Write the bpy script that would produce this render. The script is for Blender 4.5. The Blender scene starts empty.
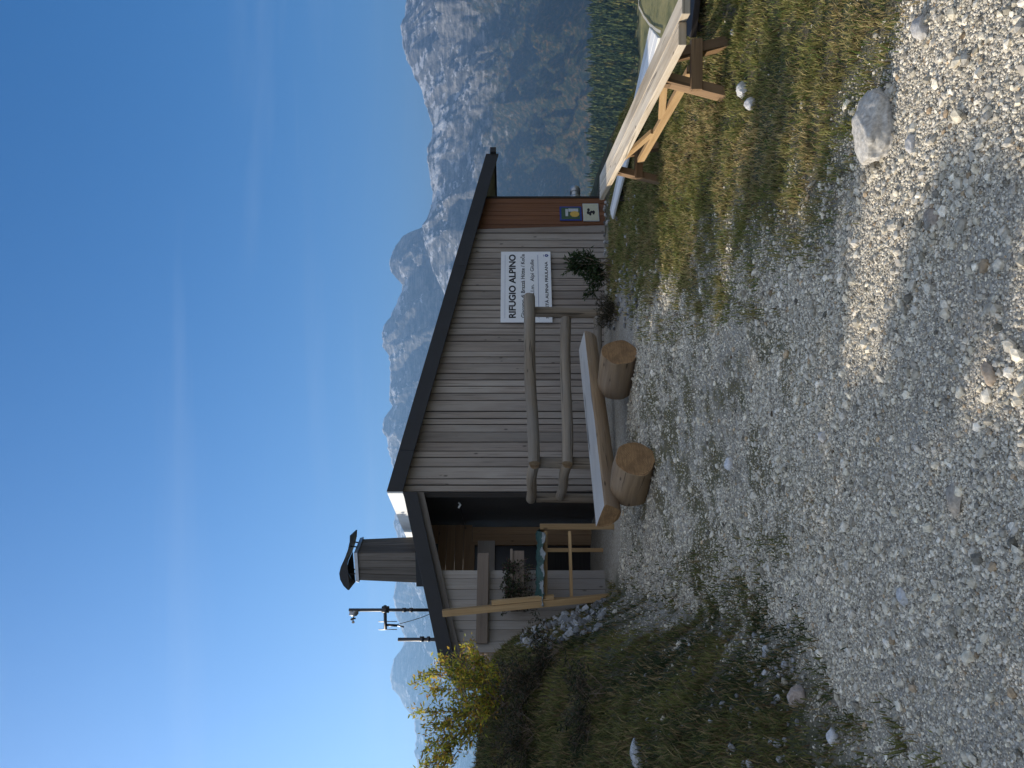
import bpy, bmesh, math, random
import numpy as np
from mathutils import Vector, Matrix, noise

random.seed(7); RNG = np.random.default_rng(11)
R = math.radians
sc = bpy.context.scene
col = sc.collection
EYE = 1.6; F = 750.0
SUN_AZ = R(-68.0); SUN_EL = R(25.0)
SUN_DIR = Vector((math.sin(SUN_AZ)*math.cos(SUN_EL), math.cos(SUN_AZ)*math.cos(SUN_EL), math.sin(SUN_EL)))

# ------------------------------------------------------------------ helpers
def at(px, py, y):
    """point of the place seen at pixel (px,py), y metres ahead of the camera"""
    u = 768.0-py
    return Vector(((u-384)/F*y, y, EYE+(512-px)/F*y))

def interp(t, pts):
    if t <= pts[0][0]: return pts[0][1]
    for (a, b), (c, d) in zip(pts, pts[1:]):
        if t <= c: return b+(d-b)*(t-a)/(c-a)
    return pts[-1][1]
def sstep(a, b, t):
    t = max(0.0, min(1.0, (t-a)/(b-a))); return t*t*(3-2*t)
def fbm(x, y, s, o=4, z=0.0):
    return noise.fractal(Vector((x*s, y*s, z)), 1.0, 2.1, o)

def tag(o, label=None, cat=None, group=None, kind=None):
    if label: o['label'] = label
    if cat: o['category'] = cat
    if group: o['group'] = group
    if kind: o['kind'] = kind
    return o
def thing(name, label, cat, loc=(0, 0, 0), group=None):
    o = bpy.data.objects.new(name, None); col.objects.link(o)
    o.location = loc; o.empty_display_size = .2
    return tag(o, label, cat, group)

class MB:
    """collects shapes, then links them as one mesh object"""
    def __init__(s): s.v = []; s.f = []; s.uv = []; s.m = []; s.sm = []
    def face(s, idx, uv=None, m=0, smooth=False):
        s.f.append(tuple(idx)); s.uv.append(uv if uv else [(0, 0)]*len(idx)); s.m.append(m); s.sm.append(smooth)
    def hexa(s, c, m=0, uo=None, L=None):
        """8 corners: 0-3 first end, 4-7 second end; grain runs from the first end to the second"""
        b = len(s.v); s.v += [Vector(p) for p in c]
        uo = uo if uo else (random.random()*20, random.random()*20)
        L = (Vector(c[4])-Vector(c[0])).length
        acc = 0
        for i in range(4):
            j = (i+1) % 4; w = (Vector(c[j])-Vector(c[i])).length
            s.face((b+i, b+j, b+4+j, b+4+i), [(uo[0], uo[1]+acc), (uo[0], uo[1]+acc+w), (uo[0]+L, uo[1]+acc+w), (uo[0]+L, uo[1]+acc)], m); acc += w
        w = (Vector(c[1])-Vector(c[0])).length; h = (Vector(c[3])-Vector(c[0])).length
        q = [(uo[0], uo[1]), (uo[0]+.05*w, uo[1]), (uo[0]+.05*w, uo[1]+h), (uo[0], uo[1]+h)]
        s.face((b+3, b+2, b+1, b), q, m); s.face((b+4, b+5, b+6, b+7), q, m)
    def beam(s, p0, p1, w, h, up=(0, 0, 1), m=0, w2=None, h2=None):
        p0 = Vector(p0); p1 = Vector(p1); d = (p1-p0).normalized(); up = Vector(up)
        if abs(d.dot(up)) > .98: up = Vector((0, 1, 0)) if abs(d.y) < .9 else Vector((1, 0, 0))
        sx = d.cross(up).normalized(); sy = sx.cross(d).normalized()
        w2 = w if w2 is None else w2; h2 = h if h2 is None else h2
        c = [p0+sx*a*w/2+sy*b*h/2 for a, b in ((-1, -1), (1, -1), (1, 1), (-1, 1))]
        c += [p1+sx*a*w2/2+sy*b*h2/2 for a, b in ((-1, -1), (1, -1), (1, 1), (-1, 1))]
        s.hexa(c, m)
    def prism(s, poly, off, m=0, along=None):
        """polygon (list of points) extruded by off"""
        b = len(s.v); n = len(poly); off = Vector(off)
        s.v += [Vector(p) for p in poly]+[Vector(p)+off for p in poly]
        uo = (random.random()*20, random.random()*20); acc = 0; L = off.length
        for i in range(n):
            j = (i+1) % n; w = (Vector(poly[j])-Vector(poly[i])).length
            s.face((b+i, b+j, b+n+j, b+n+i), [(uo[0], uo[1]+acc), (uo[0], uo[1]+acc+w), (uo[0]+L, uo[1]+acc+w), (uo[0]+L, uo[1]+acc)], m); acc += w
        def q(P): return [(uo[0]+p.x*.7+p.y*.7, uo[1]+p.z) for p in map(Vector, P)]
        s.face(tuple(range(b+n-1, b-1, -1)), q(poly[::-1]), m); s.face(tuple(range(b+n, b+2*n)), q(poly), m)
    def tube(s, pts, rad, n=10, m=0, capm=None, smooth=True, wob=0.0, caps=True):
        pts = [Vector(p) for p in pts]; b = len(s.v); uo = (random.random()*20, random.random()*20); acc = 0
        prev = None; ring = []
        for i, p in enumerate(pts):
            d = (pts[min(i+1, len(pts)-1)]-pts[max(i-1, 0)]).normalized()
            if prev is None:
                up = Vector((0, 0, 1)) if abs(d.z) < .9 else Vector((1, 0, 0)); sx = d.cross(up).normalized()
            else:
                sx = (prev-d*prev.dot(d)).normalized()
            prev = sx; sy = sx.cross(d)
            r = rad[i] if hasattr(rad, '__len__') else rad
            if i: acc += (pts[i]-pts[i-1]).length
            ring.append((acc, r))
            for k in range(n):
                a = 2*math.pi*k/n
                rr = r*(1+wob*noise.noise(Vector((math.cos(a)*1.5+uo[0], math.sin(a)*1.5, acc*3))))
                s.v.append(p+sx*math.cos(a)*rr+sy*math.sin(a)*rr)
        for i in range(len(pts)-1):
            for k in range(n):
                j = (k+1) % n; (l0, r0), (l1, r1) = ring[i], ring[i+1]
                c0, c1 = k/n*6.28*r0, (k+1)/n*6.28*r0
                s.face((b+i*n+k, b+i*n+j, b+(i+1)*n+j, b+(i+1)*n+k),
                       [(uo[0]+l0, uo[1]+c0), (uo[0]+l0, uo[1]+c1), (uo[0]+l1, uo[1]+c1), (uo[0]+l1, uo[1]+c0)], m, smooth)
        if caps:
            cm = m if capm is None else capm
            cu = lambda r: [(math.cos(2*math.pi*k/n)*r, math.sin(2*math.pi*k/n)*r) for k in range(n)]
            s.face(tuple(range(b+n-1, b-1, -1)), cu(ring[0][1])[::-1], cm)
            e = b+(len(pts)-1)*n
            s.face(tuple(range(e, e+n)), cu(ring[-1][1]), cm)
    def build(s, name, mats, parent=None, origin=(0, 0, 0), bevel=0.0):
        me = bpy.data.meshes.new(name); o = Vector(origin)
        me.from_pydata([tuple(Vector(p)-o) for p in s.v], [], s.f)
        uvl = me.uv_layers.new(name='UVMap'); flat = [c for f in s.uv for q in f for c in q]
        uvl.data.foreach_set('uv', flat)
        me.polygons.foreach_set('material_index', s.m); me.polygons.foreach_set('use_smooth', s.sm)
        for mt in (mats if isinstance(mats, (list, tuple)) else [mats]): me.materials.append(mt)
        bm = bmesh.new(); bm.from_mesh(me); bmesh.ops.recalc_face_normals(bm, faces=bm.faces); bm.to_mesh(me); bm.free()
        ob = bpy.data.objects.new(name, me); col.objects.link(ob)
        if parent: ob.parent = parent
        else: ob.location = o
        if bevel:
            b = ob.modifiers.new('bevel', 'BEVEL'); b.width = bevel; b.segments = 2; b.limit_method = 'ANGLE'; b.harden_normals = False
        return ob

def np_mesh(name, V, Fc, mat, colors=None, smooth=False, origin=(0, 0, 0), parent=None):
    """big triangle or quad mesh from numpy arrays; colors per vertex"""
    me = bpy.data.meshes.new(name); V = np.asarray(V, np.float32)-np.asarray(origin, np.float32)
    Fc = np.asarray(Fc, np.int32); k = Fc.shape[1]
    me.vertices.add(len(V)); me.vertices.foreach_set('co', V.ravel())
    me.loops.add(Fc.size); me.loops.foreach_set('vertex_index', Fc.ravel())
    me.polygons.add(len(Fc)); me.polygons.foreach_set('loop_start', np.arange(0, Fc.size, k, dtype=np.int32))
    me.polygons.foreach_set('use_smooth', np.full(len(Fc), smooth))
    me.update(calc_edges=True)
    if colors is not None:
        ca = me.color_attributes.new('tint', 'FLOAT_COLOR', 'POINT')
        c4 = np.ones((len(V), 4), np.float32); c4[:, :3] = colors; ca.data.foreach_set('color', c4.ravel())
    me.materials.append(mat); me.validate()
    ob = bpy.data.objects.new(name, me); col.objects.link(ob); ob.location = origin
    if parent: ob.parent = parent
    return ob

# ------------------------------------------------------------------ materials
class NT:
    def __init__(s, name):
        s.mat = bpy.data.materials.new(name); s.mat.use_nodes = True; s.t = s.mat.node_tree
        s.b = s.t.nodes['Principled BSDF']; s.out = s.t.nodes['Material Output']
    def n(s, typ, **k):
        x = s.t.nodes.new(typ)
        for a, v in k.items():
            if a in x.inputs: x.inputs[a].default_value = v
            else: setattr(x, a, v)
        return x
    def l(s, a, b): s.t.links.new(a, b)
    def ramp(s, fac, stops):
        r = s.n('ShaderNodeValToRGB'); e = r.color_ramp.elements
        while len(e) < len(stops): e.new(.5)
        for el, (p, c) in zip(e, stops):
            el.position = p; el.color = (*c, 1) if len(c) == 3 else c
        s.l(fac, r.inputs[0]); return r.outputs[0]
    def mix(s, fac, a, b, mode='MIX'):
        m = s.n('ShaderNodeMix', data_type='RGBA', blend_type=mode)
        for sock, v in ((m.inputs[0], fac), (m.inputs[6], a), (m.inputs[7], b)):
            if isinstance(v, bpy.types.NodeSocket): s.l(v, sock)
            else: sock.default_value = (*v, 1) if isinstance(v, tuple) and len(v) == 3 else v
        return m.outputs[2]
    def math(s, op, a, b=0.0, clamp=False):
        m = s.n('ShaderNodeMath', operation=op, use_clamp=clamp)
        for sock, v in ((m.inputs[0], a), (m.inputs[1], b)):
            if isinstance(v, bpy.types.NodeSocket): s.l(v, sock)
            else: sock.default_value = v
        return m.outputs[0]
    def noise(s, vec, scale, detail=4, rough=.55, dist=0.0):
        x = s.n('ShaderNodeTexNoise'); x.inputs['Scale'].default_value = scale; x.inputs['Detail'].default_value = detail
        x.inputs['Roughness'].default_value = rough; x.inputs['Distortion'].default_value = dist
        if vec is not None: s.l(vec, x.inputs['Vector'])
        return x.outputs['Fac']
    def mapping(s, vec, scale=(1, 1, 1), loc=(0, 0, 0)):
        x = s.n('ShaderNodeMapping'); x.inputs['Scale'].default_value = scale; x.inputs['Location'].default_value = loc
        s.l(vec, x.inputs['Vector']); return x.outputs[0]
    def bump(s, h, strength=.4, dist=.01):
        b = s.n('ShaderNodeBump'); b.inputs['Strength'].default_value = strength; b.inputs['Distance'].default_value = dist
        s.l(h, b.inputs['Height']); s.l(b.outputs[0], s.b.inputs['Normal'])
    def coord(s, k='Object'): return s.n('ShaderNodeTexCoord').outputs[k]
    def color(s, c):
        if isinstance(c, tuple): s.b.inputs['Base Color'].default_value = (*c, 1)
        else: s.l(c, s.b.inputs['Base Color'])
    def rough(s, r):
        if isinstance(r, (int, float)): s.b.inputs['Roughness'].default_value = r
        else: s.l(r, s.b.inputs['Roughness'])

def wood(name, light, dark, rough=.75, grain=1.0, knots=True, spec=.3, weather=None, along=1.0, tonev=.22, crack=0.0, bumps=.4):
    """timber: grain runs along the first UV axis; every board has its own offset"""
    t = NT(name); uv = t.coord('UV')
    g = t.noise(t.mapping(uv, (1.3*along, 42*grain, 1)), 1.0, 5, .6, .6)
    g2 = t.noise(t.mapping(uv, (.5, 5, 1)), 1.0, 3, .5)
    mixf = t.math('ADD', t.math('MULTIPLY', g, .65), t.math('MULTIPLY', g2, .45))
    c = t.ramp(mixf, [(.3, dark), (.55, tuple((a+b)/2 for a, b in zip(light, dark))), (.75, light)])
    if weather:
        w = t.noise(t.mapping(uv, (.35, 1.1, 1)), 1.7, 4, .6)
        c = t.mix(t.math('MULTIPLY', t.ramp(w, [(.4, (0, 0, 0)), (.68, (1, 1, 1))]), .8), c, weather)
    if knots:
        vo = t.n('ShaderNodeTexVoronoi', feature='F1'); vo.inputs['Scale'].default_value = 1.0
        t.l(t.mapping(uv, (2.6, 6.5, 1)), vo.inputs['Vector'])
        k = t.ramp(vo.outputs['Distance'], [(.05, (1, 1, 1)), (.11, (0, 0, 0))])
        c = t.mix(t.math('MULTIPLY', k, .75), c, tuple(x*.3 for x in dark))
    tone = t.noise(t.mapping(uv, (.12, .9, 1), (3, 7, 0)), 1.0, 2, .5)
    c = t.mix(1.0, c, t.ramp(tone, [(.32, (1-tonev,)*3), (.68, (1+tonev*.8,)*3)]), 'MULTIPLY')
    if crack:
        ck = t.noise(t.mapping(uv, (1.0, 26, 1)), 1.0, 2, .5, .8)
        c = t.mix(t.math('MULTIPLY', t.ramp(ck, [(.62, (0, 0, 0)), (.68, (1, 1, 1))]), crack), c, tuple(x*.25 for x in dark))
    t.color(c); t.rough(rough); t.b.inputs['Specular IOR Level'].default_value = spec
    t.bump(g, bumps, .006)
    return t.mat

def plain(name, c, rough=.6, metal=0.0, var=.25, scale=6.0, spec=.4, bump=.15):
    t = NT(name); co = t.coord('Object')
    n = t.noise(co, scale, 5, .6); n2 = t.noise(co, scale*7, 3, .6)
    k = t.math('ADD', t.math('MULTIPLY', n, .7), t.math('MULTIPLY', n2, .3))
    t.color(t.ramp(k, [(.3, tuple(x*(1-var) for x in c)), (.7, tuple(min(1, x*(1+var)) for x in c))]))
    t.rough(t.ramp(n, [(.3, (rough*.85,)*3), (.7, (min(1, rough*1.15),)*3)])); t.b.inputs['Metallic'].default_value = metal
    t.b.inputs['Specular IOR Level'].default_value = spec
    if bump: t.bump(n2, bump, .004)
    return t.mat

def tinted(name, rough=.8, spec=.25, transl=0.0, var=.25, scale=40.0, bump=0.0):
    """colour per vertex from the 'tint' attribute, broken up by noise"""
    t = NT(name); a = t.n('ShaderNodeAttribute', attribute_name='tint').outputs['Color']
    n = t.noise(t.coord('Object'), scale, 4, .65)
    c = t.mix(1.0, a, t.ramp(n, [(.3, (1-var,)*3), (.7, (1+var,)*3)]), 'MULTIPLY')
    t.color(c); t.rough(rough); t.b.inputs['Specular IOR Level'].default_value = spec
    if bump: t.bump(n, bump, .004)
    if transl:
        tr = t.n('ShaderNodeBsdfTranslucent'); t.l(c, tr.inputs['Color'])
        mx = t.n('ShaderNodeMixShader'); mx.inputs[0].default_value = transl
        t.l(t.b.outputs[0], mx.inputs[1]); t.l(tr.outputs[0], mx.inputs[2]); t.l(mx.outputs[0], t.out.inputs['Surface'])
    return t.mat

M = {}
M['siding'] = wood('weathered_siding', (.39, .33, .275), (.17, .14, .118), .8, weather=(.375, .335, .29), tonev=.26, crack=.35)
M['siding_pale'] = wood('pale_siding', (.42, .38, .33), (.25, .21, .175), .8, weather=(.40, .37, .34))
M['siding_warm'] = wood('sheltered_pine', (.44, .29, .165), (.27, .165, .085), .7)
M['brown'] = wood('brown_boards', (.215, .092, .04), (.11, .043, .019), .55, knots=False)
M['dark_wood'] = wood('dark_stained_wood', (.045, .036, .03), (.02, .017, .015), .7, knots=False)
M['shelf'] = wood('grey_brown_plank', (.28, .22, .17), (.17, .13, .10), .7, knots=False)
M['pine'] = wood('fresh_pine', (.54, .37, .19), (.34, .205, .09), .65, grain=.7, tonev=.25, crack=.3)
M['rail'] = wood('peeled_round_rail', (.34, .27, .19), (.15, .118, .085), .8, grain=.6, weather=(.25, .235, .21), tonev=.3, crack=.7, bumps=.7)
M['log'] = wood('debarked_log', (.40, .275, .155), (.17, .108, .06), .75, grain=.5, weather=(.27, .21, .155), tonev=.3, crack=.75, bumps=.8)
M['bench_top'] = wood('planed_pale_wood', (.66, .63, .58), (.40, .37, .33), .42, grain=.6, spec=.6, weather=(.62, .59, .54), tonev=.35, crack=.9)
M['old_table'] = wood('sun_bleached_plank', (.70, .59, .43), (.20, .14, .08), .75, grain=.38, weather=(.56, .50, .41), along=.6, tonev=.3, crack=.6, bumps=.8)
M['leg'] = wood('brown_bench_timber', (.30, .19, .10), (.16, .095, .048), .7, grain=.6, tonev=.3, crack=.5)
M['white_wood'] = wood('pale_painted_wood', (.80, .78, .74), (.62, .60, .56), .55, knots=False)
M['chimney'] = wood('grey_shingle_wood', (.19, .165, .14), (.085, .072, .06), .85, knots=False, grain=.6, tonev=.35, crack=.5, bumps=.8)
M['fascia'] = plain('dark_sheet_metal', (.030, .029, .030), .45, .3, .2, 3, .4, .05)
M['roof'] = plain('dark_roof_sheet', (.022, .022, .023), .5, .4, .2, 2)
M['bright_metal'] = plain('bright_sheet_metal', (.80, .80, .78), .5, .0, .12, 2, .5, .05)
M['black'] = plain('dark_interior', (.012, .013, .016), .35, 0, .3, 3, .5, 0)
M['dark_wall'] = plain('dark_render_wall', (.065, .06, .055), .8, 0, .35, 3)
M['concrete'] = plain('concrete', (.33, .32, .30), .85, 0, .2, 4)
M['steel'] = plain('dull_steel', (.06, .06, .063), .45, .6, .2, 8)
M['galv'] = plain('grey_metal', (.35, .36, .37), .4, .7, .2, 8)
M['sign'] = plain('sign_white', (.78, .79, .80), .4, 0, .05, 3, .4, 0)
M['ink'] = plain('black_lettering', (.02, .02, .022), .5, 0, .1, 3, .3, 0)
M['blue_ink'] = plain('blue_print', (.03, .05, .22), .5, 0, .2, 20, .3, 0)
M['yellow_paper'] = plain('yellowish_paper', (.50, .49, .36), .6, 0, .12, 20, .3, 0)
M['ochre'] = plain('ochre_print', (.55, .36, .08), .6, 0, .3, 60, .3, 0)
M['white_print'] = plain('white_print', (.45, .47, .48), .6, 0, .2, 60, .3, 0)
M['green_print'] = plain('dark_green_print', (.05, .09, .05), .6, 0, .4, 60, .3, 0)
M['tarp'] = plain('green_tarpaulin', (.022, .060, .052), .6, 0, .35, 9, .4, .3)
M['tarp_pale'] = plain('grey_plastic_sheet', (.20, .22, .22), .45, 0, .3, 9, .4, .3)
M['bark'] = plain('bark', (.11, .08, .055), .9, 0, .4, 14)
M['twig'] = plain('pale_twig', (.20, .15, .10), .8, 0, .3, 20)
M['leaf'] = tinted('leaf', .55, .3, .48, .2, 12)
M['needle'] = tinted('needle', .7, .2, .12, .25, 8)
M['blade'] = tinted('grass_blade', .7, .2, .25, .2, 5)
M['stone'] = tinted('stone', .9, .2, 0, .34, 60, .4)

def ring_end(name, light, dark):
    t = NT(name); uv = t.coord('UV')
    d = t.n('ShaderNodeVectorMath', operation='LENGTH'); 
    nz = t.n('ShaderNodeTexNoise'); nz.inputs['Scale'].default_value = 9; t.l(uv, nz.inputs['Vector'])
    sb = t.n('ShaderNodeVectorMath', operation='MULTIPLY_ADD'); t.l(nz.outputs['Color'], sb.inputs[0]); sb.inputs[1].default_value = (.03, .03, 0); t.l(uv, sb.inputs[2])
    t.l(sb.outputs[0], d.inputs[0])
    w = t.math('SINE', t.math('MULTIPLY', d.outputs['Value'], 420.0))
    saw = t.noise(t.mapping(uv, (6, 60, 1)), 1, 4, .6)
    k = t.math('ADD', t.math('MULTIPLY', t.math('ADD', w, 1.0), .16), t.math('MULTIPLY', saw, .75))
    c = t.ramp(k, [(.25, dark), (.8, light)])
    ck = t.ramp(t.noise(t.mapping(uv, (7, 7, 1)), 1, 5, .6), [(.42, (0, 0, 0)), (.6, (1, 1, 1))])
    t.color(t.mix(t.math('MULTIPLY', ck, .45), c, tuple(x*.62 for x in dark))); t.rough(.8); t.bump(saw, .3, .004)
    return t.mat
M['log_end'] = ring_end('log_end_grain', (.46, .27, .115), (.17, .088, .035))
M['rail_end'] = ring_end('rail_end_grain', (.36, .26, .15), (.2, .13, .07))

# ------------------------------------------------------------------ the lie of the land
FOOT = [(-6, -2.2), (0, -1.75), (3.3, -1.62), (4.2, -1.42), (5.2, -1.65), (6.4, -2.0), (8, -2.28), (9.0, -2.52), (9.6, -2.68), (10.6, -2.95), (13, -5), (16, -8)]
AMP = [(-6, .6), (0, .35), (3.3, .3), (5, .62), (7, 1.15), (8.5, 1.5), (10, 1.5), (14, 1.3), (24, .3)]
EDGE = [(-30, 9), (-10, 7), (0, 5), (5, 3.7), (8, 3.25), (14, 4.3), (20, 4.0), (26, 0)]
def H(x, y):
    z = sstep(5.5, 11, y)*(.12-.065*max(-4, min(5, x)))
    d = interp(y, FOOT)-x
    if d > 0:
        z += interp(y, AMP)*(1-math.exp(-(d/.45)**1.5))+.07*min(d, 8)
        t = -x-(.56*max(y, 0)+1.9)
        if t > 0: z += min(1.1, .25*t)*sstep(40, 20, y)
    e1 = max(0.0, x-interp(y, EDGE)); e2 = max(0.0, y-26.0)
    e = math.hypot(e1, e2)
    if e > 0:
        e = e*e/(e+1.2); k = 1-math.exp(-e/115.0)
        fl = -103.0+7.5*sstep(590, 850, y)-310*sstep(862, 1500, y)
        z = z*(1-min(1, e/4))+fl*k+min(1, e/120)*2*noise.noise(Vector((x*.02, y*.02, 3)))
    n = .035*noise.noise(Vector((x*.9, y*.9, 0)))+.014*noise.noise(Vector((x*3.1, y*3.1, 5)))
    return z+n
def hit(px, py, y0=1.8, y1=40.0):
    """where the sight line through a pixel meets the ground"""
    a = (384-py)/F; b = (512-px)/F; y = y0
    while y < y1:
        if EYE+b*y <= H(a*y, y): break
        y += .02
    return Vector((a*y, y, H(a*y, y)))

XR = [(-3, 2.3), (2.0, 2.0), (2.9, 1.5), (3.26, 1.2), (3.66, .86), (4.3, .67), (5.77, .6), (7, .8), (8.7, .95), (10, 1.15), (11.5, 1.5), (13, 2.2)]
def moss(x, y):
    if not 2.5 < y < 10: return 0.0
    n = fbm(x, y*.7, 2.2, 4, 52.0); n2 = fbm(x, y, 9, 3, 8.0)
    k = sstep(2.6, 5.2, y)*sstep(9.8, 8.6, y)*sstep(-2.3, -1.6, x)*sstep(1.0, .1, x)
    return sstep(-.22, .30, n+.55*n2+.12*k-.14)*k
def cover(x, y):
    """0 bare gravel .. 1 soil under grass"""
    n = fbm(x, y, 1.1, 4, 2.0); n2 = fbm(x, y, 4.5, 3, 8.0)
    r = sstep(-.45, .75, x-interp(y, XR)+.45*n+.35*n2)
    l = sstep(-.40, .44, interp(y, FOOT)-x+.32*n+.26*n2)
    m = 0.0
    if 4.3 < y < 9.5:
        m = moss(x, y)*.6
    far = sstep(11, 16, y) if abs(x) > 5 else 0
    return max(r, l, m, far)

def lines(lo, d0, d1, hi, step, grow, cap=1e9):
    a = list(np.arange(d0, d1, step)); s = step; v = d1
    while v < hi: a.append(v); s = min(s*grow, cap); v += s
    a.append(hi); s = step; v = d0-step; b = []
    while v > lo: b.append(v); s = min(s*grow, cap); v -= s
    b.append(lo); return b[::-1]+a
GX = lines(-11000, -3.6, 4.2, 11000, .075, 1.10); GY = lines(-2500, 1.6, 11.5, 12000, .075, 1.08)
V = []; C = []
for y in GY:
    for x in GX:
        V.append((x, y, H(x, y)))
        C.append((cover(x, y), sstep(30, 200, math.hypot(x, y)), moss(x, y)) if -40 < x < 40 and -20 < y < 60 else (1, 1, 0))
nx = len(GX); ny = len(GY)
I = np.arange(nx*ny).reshape(ny, nx)
Q = np.stack([I[:-1, :-1], I[:-1, 1:], I[1:, 1:], I[1:, :-1]], -1).reshape(-1, 4)
t = NT('gravel_and_soil'); at_ = t.n('ShaderNodeAttribute', attribute_name='tint'); sep = t.n('ShaderNodeSeparateColor'); t.l(at_.outputs['Color'], sep.inputs[0])
co = t.coord('Object')
vo = t.n('ShaderNodeTexVoronoi', feature='F1'); vo.inputs['Scale'].default_value = 55; t.l(co, vo.inputs['Vector'])
vs = t.n('ShaderNodeTexVoronoi', feature='F1'); vs.inputs['Scale'].default_value = 130; t.l(co, vs.inputs['Vector'])
cellv = t.n('ShaderNodeSeparateColor'); t.l(vo.outputs['Color'], cellv.inputs[0])
cells = t.n('ShaderNodeSeparateColor'); t.l(vs.outputs['Color'], cells.inputs[0])
big = t.noise(co, 1.1, 4, .6)
gv = t.math('ADD', t.math('MULTIPLY', cellv.outputs[0], .5), t.math('MULTIPLY', cells.outputs[1], .5))
grav = t.ramp(gv, [(.15, (.20, .17, .13)), (.45, (.34, .30, .24)), (.8, (.48, .435, .36)), (.97, (.64, .60, .52))])
grav = t.mix(t.math('MULTIPLY', big, .5), grav, (.38, .35, .295))
sn = t.noise(co, 30, 5, .7); sn2 = t.noise(co, 3, 4, .6)
soil = t.ramp(sn, [(.3, (.050, .042, .028)), (.55, (.115, .098, .062)), (.75, (.21, .18, .125))])
soil = t.mix(t.ramp(sn2, [(.42, (0, 0, 0)), (.6, (1, 1, 1))]), soil, t.ramp(sn, [(.3, (.030, .038, .018)), (.7, (.085, .092, .042))]))
fn = t.math('ADD', t.math('MULTIPLY', t.noise(co, .02, 6, .6), .6), t.math('MULTIPLY', t.noise(co, .25, 6, .7), .4))
farc = t.ramp(fn, [(.38, (.075, .08, .03)), (.5, (.17, .155, .06)), (.62, (.26, .22, .095))])
mossc = t.ramp(sn, [(.3, (.11, .09, .045)), (.6, (.24, .205, .11)), (.8, (.34, .30, .20))])
c = t.mix(sep.outputs[0], t.mix(t.math('MULTIPLY', sep.outputs[2], .75), grav, mossc), soil); c = t.mix(sep.outputs[1], c, farc); t.color(c); t.rough(.95); t.b.inputs['Specular IOR Level'].default_value = .15
hgt = t.math('ADD', t.math('ADD', t.math('MULTIPLY', t.math('SUBTRACT', 1.0, vo.outputs['Distance']), .8), t.math('MULTIPLY', t.math('SUBTRACT', 1.0, vs.outputs['Distance']), .4)), t.math('MULTIPLY', sn, .6))
t.bump(hgt, .8, .012)
g = np_mesh('ground', V, Q, t.mat, np.array(C), True); tag(g, 'stony ground of the terrace with the valley falling away beyond it', 'ground', kind='structure')

# ------------------------------------------------------------------ stones
def ico(sub):
    bm = bmesh.new(); bmesh.ops.create_icosphere(bm, subdivisions=sub, radius=1)
    v = np.array([p.co[:] for p in bm.verts]); f = np.array([[q.index for q in p.verts] for p in bm.faces]); bm.free(); return v, f
def scatter_stones(name, P, S, cols, sub=1, flat=.62, sink=.25, variants=14, label='', jit=.28, cut=(.6, .35)):
    v0, f0 = ico(sub); n = len(P); nv = len(v0)
    forms = []
    for k in range(variants):
        a = v0.copy(); off = RNG.random(3)*50
        # angular chips: cut by a few planes
        for q in range(7):
            d = RNG.normal(size=3); d /= np.linalg.norm(d); lim = cut[0]+cut[1]*RNG.random()
            s_ = a@d; m_ = s_ > lim; a[m_] -= np.outer(s_[m_]-lim, d)
        a += jit*.3*RNG.normal(size=a.shape)*(.4 if sub > 1 else 1)
        a *= np.array([1, .72+.3*RNG.random(), flat*(.7+.6*RNG.random())]); forms.append(a)
    forms = np.array(forms); kk = RNG.integers(0, variants, n)
    A = forms[kk]
    th = RNG.random(n)*2*np.pi; tl = RNG.normal(size=n)*.25
    cz, sz = np.cos(th), np.sin(th)
    X = A[..., 0]*cz[:, None]-A[..., 1]*sz[:, None]; Y = A[..., 0]*sz[:, None]+A[..., 1]*cz[:, None]; Z = A[..., 2]+X*tl[:, None]
    W = np.stack([X, Y, Z], -1)*S[:, None, None]
    W[..., 2] += S[:, None]*(flat*(.5-sink)); W += P[:, None, :]
    Fs = (f0[None]+(np.arange(n)*nv)[:, None, None]).reshape(-1, 3)
    Cc = np.repeat(cols, nv, 0)
    o = np_mesh(name, W.reshape(-1, 3), Fs, M['stone'], Cc, False)
    return tag(o, label, name, kind='stuff')

P = []; S = []
def try_stone(x, y, s, lim):
    c = cover(x, y)
    if random.random() < (1-c)**1.3*.98+lim: P.append((x, y, H(x, y))); S.append(s)
random.seed(3)
for _ in range(400000):
    y = 1.9*math.exp(random.random()**.75*math.log(9.6/1.9)); x = random.uniform(-.60, .66)*y
    if not(-2.7 < x < 3): continue
    dn_ = fbm(x*.6+y*.35, y*.25, 1.6, 3, 61.0)
    if random.random() < .55*sstep(-.05, .35, dn_): continue
    s = random.choice((.0032, .004, .004, .005, .005, .007))*(.72+.12*y)*random.uniform(.7, 1.3)
    if random.random() < .045: s *= random.uniform(1.7, 3.2)
    try_stone(x, y, s, .008 if cover(x, y) > .55 else .03)
for _ in range(420):
    y = random.uniform(2.2, 9.5); x = random.uniform(-.55, .55)*y
    if -2.4 < x < 2.6: try_stone(x, y, random.uniform(.016, .034), .10)
P = np.array(P); S = np.array(S); n = len(P)
br = np.clip(RNG.normal(.48, .15, n), .12, .8); warm = RNG.random(n)
cl = np.stack([br*(1.07+.03*warm), br*(.97+.01*warm), br*(.80-.06*warm)], -1)
brn = RNG.random(n) < .03; cl[brn] *= np.array([.75, .62, .5])
scatter_stones('gravel', P, S, cl, 1, .66, .12, 24, 'pale limestone gravel spread over the terrace')

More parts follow.
